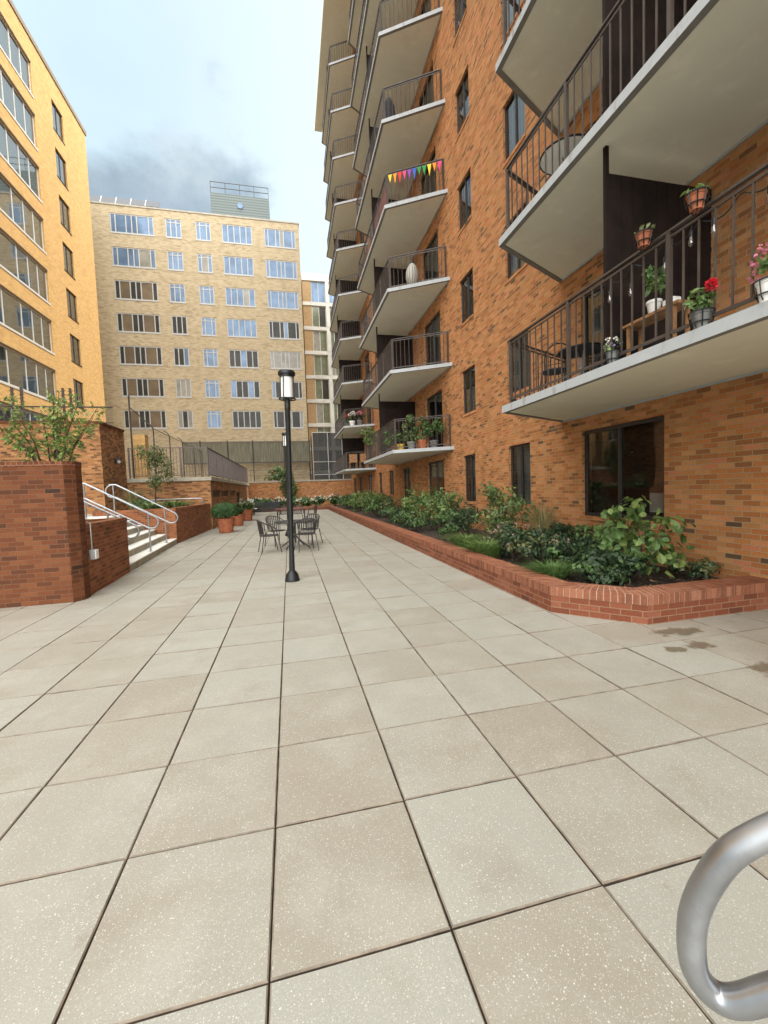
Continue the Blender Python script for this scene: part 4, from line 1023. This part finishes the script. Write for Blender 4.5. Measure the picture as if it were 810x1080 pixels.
shrub('bushy_shrub', 'tall leafy shrub growing below the small window next to the big one', 'shrub', (4.45, 8.2, Z), .72, .85, 1.30, 1000, .10, .06, ['l_mid', 'l_light', 'l_olive', 'l_mid'], 19, GR, 12, clumps=22)
shrub('evergreen_shrub', 'dark shrub with faded pink heads in front of the tall leafy shrub', 'shrub', (3.75, 6.35, Z), .42, .5, .66, 700, .07, .04, ['l_dark', 'l_olive', 'l_dark'], 20, GR, flowers=('l_dusty', 14, .05, True))
shrub('evergreen_shrub', 'dark low shrub in the middle of the planter before the twin windows', 'shrub', (4.0, 9.6, Z), .6, .8, .72, 900, .08, .045, ['l_dark', 'l_dark', 'l_mid'], 21, GR)
shrub('bushy_shrub', 'broad olive green shrub under the second small window', 'shrub', (4.4, 11.6, Z), .75, 1.0, 1.22, 1100, .10, .055, ['l_mid', 'l_olive', 'l_light', 'l_mid'], 22, GR, 12, clumps=22)
shrub('bushy_shrub', 'tall green shrub with upright tips between the small window and the glazed door', 'shrub', (4.45, 13.6, Z), .7, .9, 1.42, 1000, .10, .055, ['l_mid', 'l_mid', 'l_light'], 23, GR, 12, clumps=20)
shrub('evergreen_shrub', 'dark spreading shrub along the planter edge near its middle', 'shrub', (3.8, 11.9, Z), .5, 1.0, .66, 900, .085, .045, ['l_dark', 'l_dark', 'l_mid'], 24, GR)
shrub('evergreen_shrub', 'dark spreading shrub along the planter edge before the glazed door', 'shrub', (3.9, 15.1, Z), .6, 1.1, .72, 900, .09, .05, ['l_dark', 'l_mid', 'l_dark'], 25, GR)
shrub('bushy_shrub', 'dull green shrub under the first balcony stack beside the glazed door', 'shrub', (4.5, 17.2, Z), .7, 1.1, .95, 800, .11, .06, ['l_mid', 'l_dark', 'l_olive'], 26, GR, clumps=20)
shrub('bushy_shrub', 'tall pale green shrub against the wall before the narrow far windows', 'shrub', (4.2, 20.8, Z), .95, 1.3, 1.35, 1000, .13, .07, ['l_mid', 'l_light', 'l_olive'], 27, GR, 12, clumps=22)
shrub('bushy_shrub', 'green shrub mass in front of the far pair of dark doors', 'shrub', (4.1, 24.5, Z), 1.0, 1.5, 1.3, 900, .15, .08, ['l_mid', 'l_light', 'l_mid'], 28, GR, 12, clumps=22)
shrub('evergreen_shrub', 'dark green shrub mass where the planter nears its far corner', 'shrub', (4.0, 28.6, Z), 1.0, 1.7, .95, 800, .16, .09, ['l_dark', 'l_mid', 'l_mid'], 29, GR, clumps=20)
# white flowering row at the far wall
wf_lab = ['at the far right corner of the court', 'second from the right below the far wall', 'right of the lamp post below the far wall', 'just behind the lamp post below the far wall', 'left of the lamp post below the far wall', 'behind the black bench at the far wall', 'leftmost below the far wall beside the terrace end']
for i, xx in enumerate((3.6, 2.4, 1.3, .25, -.8, -1.75, -2.65)):
    shrub('flowering_shrub', 'white flowering shrub '+wf_lab[i], 'shrub', (xx, 34.0+.15*(i % 2), Z), .66, .75, .95-.05*(i % 3), 520, .17, .10, ['l_dark', 'l_mid', 'l_mid'], 40+i, 'white flowering shrubs along the far wall', flowers=('l_white', 17, .13, True))
q = random.Random(60); t = thing('slender_tree', 'young slender tree climbing the far wall behind the lamp post', 'tree', (.15, 34.9, Z))
mb = MB(); foliage(mb, q, (.15, 34.9, 2.1), .85, .6, 1.3, 520, .22, .12, 3, 12); mb.build('crown', [M['l_mid'], M['l_olive'], M['l_dark']], t)
mb = MB(); mb.tube([(.15, 34.9, Z), (.2, 34.9, 1.5), (.1, 34.9, 2.9)], [.04, .03, .012], 6); mb.build('trunk', M['bark'], t)
shrub('bushy_shrub', 'loose green bush rising above the far wall coping left of the lamp post', 'shrub', (-.9, 38.2, 2.2), 1.5, .6, 1.6, 420, .26, .15, ['l_mid', 'l_olive'], 61)

# potted plants on the court
def pot(name, label, loc, r0, r1, h, mat='terra', group=None, sides=24, rim=.03):
    t = thing(name, label, 'flower pot', loc, group); mb = MB()
    mb.lathe(loc, [(r0*.9, 0), (r0, .015), (r1*.97, h-rim*1.6), (r1*1.05, h-rim*1.5), (r1*1.05, h), (r1*.92, h), (r1*.9, h-.05)], sides); mb.build('body', M[mat], t, smooth=True)
    mb = MB(); mb.lathe((loc[0], loc[1], loc[2]+h-.06), [(r1*.9, 0), (r1*.89, .012)], sides); mb.build('soil', M['soil'], t); return t
PG = 'terracotta pots along the terrace wall'
pot('flower_pot', 'large terracotta pot holding the clipped boxwood ball', (-2.50, 17.25, 0), .26, .345, .56, group=PG)
pot('flower_pot', 'terracotta pot half hidden behind the boxwood ball', (-2.46, 20.5, 0), .26, .34, .55, group=PG)
pot('flower_pot', 'terracotta pot with strappy dark leaves, farthest of the three', (-2.38, 24.0, 0), .29, .38, .62, group=PG)
q = random.Random(70); t = thing('boxwood_ball', 'clipped dark green boxwood ball in the large terracotta pot', 'shrub', (-2.5, 17.25, .52))
mb = MB()
for i in range(3600):
    d = rand_dir(q); 
    if d.z < -.55: continue
    k = q.uniform(.82, 1.02)+.06*math.sin(d.x*7+1)*math.sin(d.y*6)*math.cos(d.z*5); p = V((-2.5, 17.25, .83))+V((d.x*.53*k, d.y*.53*k, d.z*.34*k))
    nd = (d+rand_dir(q)*.7).normalized(); mb.leaf(p, nd.cross(rand_dir(q)), nd, .075, .042, q.randrange(3))
mb.build('foliage', [M['l_box'], M['l_box'], M['l_dark']], t)
mb = MB(); mb.tube([(-2.5, 17.25, .50), (-2.5, 17.25, .8)], .03, 6); mb.build('stem', M['bark'], t)
tuft('strappy_plant', 'dark strappy leaved plant in the farthest terracotta pot', 'potted plant', (-2.38, 24.0, .58), .62, .55, 170, ['l_dark', 'l_mid', 'l_var'], 71, .045, droop=.9)
tuft('strappy_plant', 'leafy plant in the half hidden terracotta pot', 'potted plant', (-2.46, 20.5, .5), .42, .42, 120, ['l_dark', 'l_mid'], 72, .035, droop=.8)
shrub('flowering_shrub', 'white flowering bush beside the terrace wall behind the pots', 'shrub', (-2.75, 28.2, 0), .5, .8, 1.25, 420, .15, .08, ['l_dark', 'l_mid'], 73, flowers=('l_white', 24, .13, False))
shrub('flowering_shrub', 'second white flowering bush by the terrace wall, nearer the bench', 'shrub', (-2.75, 31.4, 0), .5, .8, 1.15, 360, .15, .08, ['l_dark', 'l_mid'], 74, flowers=('l_white', 20, .14, False))

# small tree above the tall wall
q = random.Random(80); t = thing('small_tree', 'small green leafy tree rising behind the tall dark red wall', 'tree', (-3.95, 8.25, 1.0))
mbt, mbl = MB(), MB(); base = V((-3.95, 8.25, 1.0)); 
for i in range(13):
    a = math.radians(-60+120*i/12)+q.uniform(-.12, .12); ln = q.uniform(1.35, 2.25); dep = q.uniform(-.35, .35)
    pts = [base+V((q.uniform(-.03, .03), 0, .1)), base+V((math.sin(a)*.25, dep*.3, .95))]
    for s_ in (.45, .75, 1.0):
        pts.append(base+V((math.sin(a)*.75*ln*s_*.62, dep*s_, .95+(ln-.65)*s_*math.cos(a*.75)+q.uniform(-.04, .04))))
    mbt.tube(pts, [.022, .017, .012, .008, .004], 5)
    for j in range(46):
        f = q.uniform(.18, 1.0); k = f*3+1; i0 = min(int(k), 3); p = V(pts[i0]).lerp(V(pts[i0+1]), k-i0)
        d = (rand_dir(q)+V((0, 0, .15))).normalized(); st_ = p+d*q.uniform(.04, .16)
        for m_ in range(3):
            dd = (V((d.x, d.y, -.15))+rand_dir(q)*.55).normalized(); nn = V((q.uniform(-.5, .5), q.uniform(-.5, .5), 1)).normalized()
            mbl.leaf(st_, dd, nn, q.uniform(.07, .12), q.uniform(.03, .05), q.randrange(3))
mbl.build('crown', [M['l_light'], M['l_light'], M['l_bright']], t); mbt.build('trunk', M['bark'], t)
q = random.Random(81); t = thing('slender_tree', 'thin young tree growing from the spiky planter in front of the terrace railing', 'tree', (-5.15, 17.8, .98))
mb = MB(); mb.tube([(-5.15, 17.8, .98), (-5.1, 17.8, 2.0), (-4.95, 17.8, 3.4)], [.03, .024, .01], 6); mb.build('trunk', M['bark'], t)
mb = MB(); foliage(mb, q, (-4.95, 17.8, 2.7), .72, .5, 1.05, 1500, .09, .042, 3, 22); foliage(mb, q, (-5.3, 17.8, 3.35), .5, .4, .45, 320, .085, .04, 3, 8); mb.build('crown', [M['l_olive'], M['l_mid'], M['l_olive']], t)
tuft('ornamental_grass', 'tan plumed grass clump beside the thin young tree', 'grass clump', (-5.6, 17.0, .98), .42, 1.0, 260, ['l_straw', 'l_olive'], 82, .010)
tuft('spiky_plant', 'pale spiky leaved plant in the planter beyond the steps, left one', 'plant', (-4.75, 15.9, .98), .55, .42, 150, ['l_var', 'l_grass', 'l_mid'], 83, .028, droop=.7)
tuft('spiky_plant', 'pale spiky leaved plant in the planter beyond the steps, right one', 'plant', (-4.1, 16.6, .98), .55, .45, 170, ['l_var', 'l_light', 'l_grass'], 84, .028, droop=.7)
tuft('spiky_plant', 'small variegated plant on the low wall beside the conduit', 'plant', (-3.5, 7.75, .98), .22, .28, 90, ['l_var', 'l_mid'], 85, .012, droop=.7)
shrub('evergreen_shrub', 'dark low shrub at the back of the planter beyond the steps', 'shrub', (-5.2, 16.6, .98), .5, .6, .5, 420, .08, .045, ['l_dark', 'l_mid'], 86)

# ================================================================== BALCONY THINGS
def small_pot_plant(loc, pr, ph, label, pm='greypot', leafm=('l_light', 'l_mid'), h=.18, fl=None, seed=1, name='potted_plant', cage=False, sp=1.15):
    """pot on a slab or rail with its own plant; the plant is rooted in the pot and moves with it"""
    q = random.Random(seed); t = thing(name, label, 'potted plant', loc); x, y, z = loc
    mb = MB(); pr *= .78 if cage else 1; ph *= .9 if cage else 1
    mb.lathe(loc, [(pr*.68, 0), (pr*.7, .01), (pr*.95, ph*.8), (pr*1.05, ph*.82), (pr*1.05, ph), (pr*.9, ph)], 16); mb.build('pot', M[pm], t, smooth=True)
    mb = MB(); foliage(mb, q, (x, y, z+ph+h*.45), pr*sp, pr*sp, h*.55, max(30, int((260 if sp < 2 else 520)*h)), .055+.06*h, .028+.03*h, len(leafm), 6); mb.build('foliage', [M[k] for k in leafm], t)
    if fl:
        mb = MB()
        for c in fl[1]:
            for j in range(fl[3] if len(fl) > 3 else 18):
                e = rand_dir(q); mb.leaf(V((x+c[0], y+c[1], z+ph+c[2]))+e*fl[2]*.35, e, rand_dir(q), fl[2]*.6, fl[2]*.5, 0)
        mb.build('blossom', M[fl[0]], t)
    if cage:
        mb = MB()
        for zz, rr in ((ph*.95, 1.18), (ph*.35, .95)): mb.tube([(x+pr*rr*math.cos(a), y+pr*rr*math.sin(a), z+zz) for a in [2*math.pi*i/16 for i in range(16)]], .006, 5, closed=True)
        for i in range(8):
            a = 2*math.pi*i/8; mb.tube([(x+pr*1.18*math.cos(a), y+pr*1.18*math.sin(a), z+ph*.95), (x+pr*.98*math.cos(a), y+pr*.98*math.sin(a), z+ph*.3), (x+pr*.4*math.cos(a), y+pr*.4*math.sin(a), z-.02)], .005, 4)
        mb.tube([(x+pr*1.1, y, z+ph*.95), (x+pr*1.1+.03, y, z+ph*1.05), (3.74, y, z+ph*.9)], .007, 5)
        mb.build('wire_holder', M['black'], t)
    return t
zs = SB+.115
small_pot_plant((3.58, 3.57, zs+1.0), .095, .15, 'terracotta pot in a wire holder on the near balcony rail, left one', 'terra', ('l_mid', 'l_olive'), .07, seed=1, cage=True)
small_pot_plant((3.58, 3.02, zs+1.0), .095, .16, 'terracotta pot in a wire holder on the near balcony rail, right one', 'terra', ('l_mid', 'l_light'), .07, seed=2, cage=True)
small_pot_plant((3.66, 4.08, zs), .085, .16, 'small grey pot with pale purple flowers on the near balcony edge', 'greypot', ('l_light', 'l_mid', 'l_purple'), .14, ('l_white', [(.02, -.03, .13), (-.03, .03, .14), (0, .06, .1)], .035), seed=3, cage=True, sp=1.3)
small_pot_plant((3.655, 3.03, zs), .105, .17, 'grey pot with a red geranium head on the near balcony edge', 'greypot', ('l_light', 'l_grass', 'l_mid'), .22, ('l_red', [(.02, -.07, .20)], .062, 60), seed=4, cage=True, sp=1.35)
small_pot_plant((3.655, 2.50, zs), .10, .19, 'pale pot with pink flower spikes on the near balcony edge, rightmost', 'white', ('l_light', 'l_mid'), .22, ('l_pink', [(0, .08, .12), (0, .09, .18), (.02, .05, .27), (0, .06, .23), (.0, .10, .06)], .05), seed=5, cage=True)
# shelf, white pot with a tall plant and a white box behind the railing
t = thing('wooden_shelf', 'narrow wooden shelf behind the near balcony railing', 'shelf', (4.1, 3.95, zs))
mb = MB(); mb.box(3.98, 3.55, zs+.48, 4.22, 4.30, zs+.51); mb.build('board', M['wood'], t)
for yy in (3.62, 4.22):
    mb = MB(); mb.box(4.0, yy-.015, zs, 4.03, yy+.015, zs+.479); mb.box(4.17, yy-.015, zs, 4.2, yy+.015, zs+.479); mb.build('leg', M['wood'], t)
small_pot_plant((4.1, 3.95, zs+.511), .075, .16, 'white pot with a tall leafy plant on the balcony shelf', 'white', ('l_mid', 'l_light'), .5, seed=6, sp=1.1)
mb = MB(); mb.box(4.05, 3.66, zs+.511, 4.15, 3.80, zs+.60); mb.box(4.055, 3.70, zs+.60, 4.13, 3.76, zs+.62); tag(mb.build('white_box', M['white'], bevel=.008), 'small white box on the balcony shelf beside the tall plant', 'box')
# string lights
t = thing('string_lights', 'string of clear bulbs draped along the near balcony railing', 'string lights', (3.72, 3.5, zs+1.0))
mb = MB(); pts = []
for i in range(61):
    yy = 4.6-2.6*i/60; pts.append((3.735+.008*math.sin(i), yy, zs+1.0-.09*abs(math.sin(i*.37))))
mb.tube(pts, .006, 5); mb.build('cable', M['black'], t)
for yy, dz in ((4.18, .16), (3.88, .22), (3.46, .17), (3.19, .08), (2.98, .10), (2.55, .12)):
    mb = MB(); zt = zs+.97-dz; mb.tube([(3.73, yy, zs+1.0), (3.72, yy, zt+.05)], .006, 5); mb.lathe((3.72, yy, zt), [(.016, 0), (.016, .055)], 10); sk = mb.build('socket', M['black'], t)
    mb = MB(); mb.lathe((3.72, yy, zt-.085), [(.005, 0), (.017, .010), (.023, .028), (.020, .046), (.013, .085)], 12); mb.build('bulb', M['bulb'], sk, smooth=True)
# round tables and chairs on the near balconies
def cafe_table(loc, label, r=.33, top='fabric'):
    t = thing('balcony_table', label, 'table', loc); x, y, z = loc; mb = MB()
    mb.tube([(x+(r+.006)*math.cos(a), y+(r+.006)*math.sin(a), z+.712) for a in [2*math.pi*i/28 for i in range(28)]], .014, 6, closed=True); mb.build('rim', M['black'], t); mb = MB()
    mb.lathe((x, y, z+.70), [(r*.97, 0), (r, .008), (r, .02), (r*.97, .026)], 24); mb.build('tabletop', M[top], t)
    for i in range(3):
        a = 2.1*i+.4; mb = MB(); mb.tube([(x+.05*math.cos(a), y+.05*math.sin(a), z+.70), (x+.02*math.cos(a+1), y+.02*math.sin(a+1), z+.4), (x+.25*math.cos(a), y+.25*math.sin(a), z)], .011, 6); mb.build('leg', M['galv'], t)
def cafe_chair(loc, rz, label):
    t = thing('balcony_chair', label, 'chair', (0, 0, 0)); mb = MB()
    mb.lathe((0, 0, .44), [(.19, 0), (.2, .015), (.19, .03)], 18); mb.build('seat', M['fabric'], t)
    mb = MB(); mb.tube([(-.18, -.14, .0), (-.19, -.17, .45), (-.2, -.2, .75)]+arc((0, -.2, .75), .2, math.pi, 0, 8, (1, 0, 0), (0, 0, 1))+[(.19, -.17, .45), (.18, -.14, 0)], .012, 6); mb.tube(arc((0, -.2, .66), .12, math.pi, 0, 8, (1, 0, 0), (0, 0, 1)), .008, 5); mb.bar((-.19, -.19, .62), (.19, -.19, .62), .012); mb.build('backrest', M['black'], t)
    for sx in (-1, 1): mb = MB(); mb.tube([(sx*.17, .12, .44), (sx*.19, .17, 0)], .012, 6); mb.build('leg', M['black'], t)
    t.location = loc; t.rotation_euler = (0, 0, rz); return t
cafe_table((4.55, 5.70, zs), 'small round dark table on the near lower balcony')
cafe_chair((4.25, 5.95, zs), 2.3, 'round backed chair at the small table on the near lower balcony')
z2 = zs+FH
cafe_table((4.2, 5.55, z2), 'small round table on the balcony above the near one', .36, 'paper')
cafe_chair((4.55, 5.0, z2), .4, 'folding chair at the small table on the balcony above')
small_pot_plant((4.05, 4.85, z2), .14, .2, 'orange pot behind the railing of the balcony above the near one', 'terra', ('l_mid', 'l_dark'), .12, seed=7)
# bunting on the fourth balcony of the first stack
k3 = 3; zz = SB+.115+FH*k3; a, b = V((3.72, 14.16, 0)), V((WX-.03, 13.19, 0))
t = thing('bunting', 'colourful pennant bunting strung across a balcony railing end', 'bunting', (4.5, 13.6, zz+1))
mb = MB(); mb.tube([a.lerp(b, i/10)+V((-.04, -.05, zz+.98-.05*math.sin(i*1.2)**2)) for i in range(11)], .006, 5); mb.build('string', M['black'], t)
fl = ['yellowf', 'orangef', 'redf', 'pinkf', 'purplef', 'bluef', 'greenf', 'greenf', 'yellowf', 'orangef', 'pinkf']
for i, c in enumerate(fl):
    f0, f1 = (i+.55)/11.6, (i+1.35)/11.6; p0, p1 = a.lerp(b, f0)+V((-.04, -.055, zz+.97)), a.lerp(b, f1)+V((-.04, -.055, zz+.97)); tip = (p0+p1)/2+V((0, 0, -.27-.05*(i % 3)))
    mb = MB(); o_ = V((-.004, -.006, 0)); mb.face([p0, p1, tip]); mb.face([p0+o_, p1+o_, tip+o_]); mb.face([p0, p1, p1+o_, p0+o_]); mb.build('flag', M[c], t)
mb = MB(); mb.box(3.775, 14.4, zz+.12, 3.79, 16.4, zz+.98); tag(mb.build('cloth_screen', M['pinkcloth']), 'patterned cloth hung inside the front railing beside the bunting', 'cloth')
# woven ball on the third balcony
zz = SB+.115+FH*2; t = thing('woven_planter', 'pale woven egg shaped lantern standing on a balcony', 'lantern', (4.4, 13.75, zz))
mb = MB(); mb.lathe((4.4, 13.75, zz), [(.10, 0), (.18, .08), (.22, .26), (.21, .44), (.15, .60), (.08, .70)], 18); mb.build('body', stripes('woven_pale', (.40, .39, .35), (.16, .15, .13), .06, 0), t, smooth=True)
mb = MB(); mb.lathe((4.4, 13.75, zz+.70), [(.08, 0), (.085, .05), (.05, .10)], 12); mb.build('cap', M['black'], t, smooth=True)
# dark cover on the fifth balcony
zz = SB+.115+FH*4; mb = MB()
mb.lathe((3.98, 14.5, zz), [(.2, 0), (.24, .3), (.2, .8), (.1, 1.05)], 12); tag(mb.build('covered_grill', M['fabric'], smooth=True), 'dark covered grill behind the railing of a high balcony', 'grill')
# jungle on the lowest balcony of the first stack
zz = SB+.115; specs = [((3.95, 14.3), .15, .22, 'yelpot', 'yellow pot with a leafy plant on the lowest middle balcony', .55), ((4.25, 13.95), .16, .26, 'greypot', 'grey pot with a bushy green plant on the lowest middle balcony', .9), ((4.6, 13.75), .17, .3, 'terra', 'terracotta pot with a green plant on the lowest middle balcony', .7), ((4.95, 13.6), .15, .26, 'greypot', 'dark pot with a dense plant on the lowest middle balcony nearest the wall', .85), ((3.95, 15.2), .15, .24, 'terra', 'clay pot with hanging foliage behind the lowest middle balcony front', .65), ((3.98, 16.1), .15, .24, 'greypot', 'grey pot with foliage beside the divider of the lowest middle balcony', .6)]
for i, (xy, pr, ph, pm, lab, h) in enumerate(specs): small_pot_plant((*xy, zz), pr, ph, lab, pm, ('l_dark', 'l_mid', 'l_mid', 'l_olive'), h*1.1, seed=20+i, sp=2.4)
for i, (xy, lab) in enumerate([((3.68, 18.2), 'trailing green plant hanging over the lowest middle balcony rail'), ((3.68, 19.2), 'yellowish trailing plant at the far corner of the lowest middle balcony')]):
    q = random.Random(90+i); t = thing('trailing_plant', lab, 'plant', (*xy, zz+1)); mb = MB()
    foliage(mb, q, (*xy, zz+1.0+.25*i), .28, .75, .42, 330, .13, .07, 3, 9); mb.build('foliage', [M['l_mid'], M['l_light'], M['l_olive']], t)
    mb = MB(); mb.tube([(*xy, zz+.6), (*xy, zz+1.3)], .012, 5); mb.build('stem', M['bark'], t)
# second stack, second balcony: flowers and wheels of a bicycle
zz = SB+.115+FH
for i, (x, y, c, lab) in enumerate([(4.15, 26.5, 'l_white', 'white flowering pot on the second balcony of the far stack'), (4.6, 26.2, 'l_pink', 'pink flowering pot on the second balcony of the far stack'), (3.95, 27.4, 'l_red', 'red flowering pot on the second balcony of the far stack')]):
    small_pot_plant((x, y, zz), .2, .3, lab, 'white' if i == 0 else 'greypot', ('l_mid', 'l_dark'), .5, (c, [(0, 0, .5), (.15, .1, .45), (-.15, -.1, .4), (.05, -.2, .5)], .14), seed=50+i, sp=1.8)
# seats on the lowest balcony of the far stack
zz = SB+.115
for x, y, lab in ((4.1, 26.6, 'woven chair on the lowest balcony of the far stack, left'), (4.75, 26.3, 'woven chair on the lowest balcony of the far stack, right')):
    t = thing('balcony_chair', lab, 'chair', (x, y, zz)); mb = MB()
    mb.box(x-.25, y-.25, zz+.40, x+.25, y+.25, zz+.45); mb.build('seat', M['wood'], t); mb = MB(); mb.box(x-.25, y-.25, zz+.451, x+.25, y-.21, zz+.92); mb.build('backrest', M['wood'], t)
    for sx in (-1, 1):
        for sy in (-1, 1): mb = MB(); mb.bar((x+sx*.22, y+sy*.22, zz), (x+sx*.22, y+sy*.22, zz+.399), .035); mb.build('leg', M['wood'], t)
mb = MB(); mb.box(5.530, 5.13, 1.0, 5.536, 5.40, 1.30); tag(mb.build('window_notice', M['paper']), 'pale paper notice in the lower right corner of the big dark window', 'notice')
# more planting that fills the long bed
shrub('evergreen_shrub', 'dark leathery shrub against the wall right of the large leaved shrub', 'shrub', (5.05, 4.3, Z), .34, .40, .30, 420, .07, .04, ['l_dark', 'l_olive'], 101, GR)
shrub('evergreen_shrub', 'dark filler shrub by the wall between the straw grass and the big window', 'shrub', (4.6, 6.5, Z), .6, .55, .58, 900, .075, .042, ['l_dark', 'l_mid', 'l_dark'], 102, GR)
shrub('evergreen_shrub', 'dark filler shrub behind the bright grassy clump, below the tall leafy shrub', 'shrub', (3.95, 7.4, Z), .5, .6, .60, 900, .075, .042, ['l_dark', 'l_dark', 'l_olive'], 103, GR)
shrub('evergreen_shrub', 'dark filler shrub beside the farther grassy clump under the twin windows', 'shrub', (4.5, 9.9, Z), .75, .8, .85, 1000, .085, .045, ['l_dark', 'l_mid', 'l_dark'], 104, GR)
shrub('evergreen_shrub', 'low dark shrub along the planter edge after the broad olive shrub', 'shrub', (3.75, 13.5, Z), .45, .9, .60, 800, .085, .045, ['l_dark', 'l_dark', 'l_mid'], 105, GR)
shrub('bushy_shrub', 'mid green shrub at the planter edge under the middle of the first balcony stack', 'shrub', (3.8, 18.4, Z), .6, 1.2, .85, 800, .11, .06, ['l_mid', 'l_dark', 'l_mid'], 106, GR)
shrub('evergreen_shrub', 'low dark shrub right behind the angled planter corner', 'shrub', (3.72, 4.35, Z), .36, .34, .34, 700, .06, .036, ['l_dark', 'l_mid', 'l_dark'], 107, GR)
shrub('evergreen_shrub', 'dark shrub between the large leaved shrub and the straw grass', 'shrub', (4.25, 5.35, Z), .5, .45, .5, 900, .07, .04, ['l_dark', 'l_mid', 'l_dark'], 108, GR)
# leaf litter on the planting soil and a few leaves on the paving
q = random.Random(200); mb = MB()
for i in range(2600):
    yy = 3.95+30*q.random()**1.7; x0 = 3.3 if yy > 4.45 else 3.85; p = V((q.uniform(x0, 5.38), yy, .205+q.uniform(0, .015)))
    mb.leaf(p, V((q.uniform(-1, 1), q.uniform(-1, 1), q.uniform(-.1, .25))), V((q.uniform(-.4, .4), q.uniform(-.4, .4), 1)), q.uniform(.03, .075), q.uniform(.015, .035), q.randrange(3))
struct(mb.build('leaf_litter', [plain('litter_brown', (.10, .06, .03), .9, var=.5, scale=5), plain('litter_tan', (.19, .12, .055), .9, var=.4, scale=5), plain('litter_dark', (.045, .03, .018), .95, var=.4)]), 'stuff')
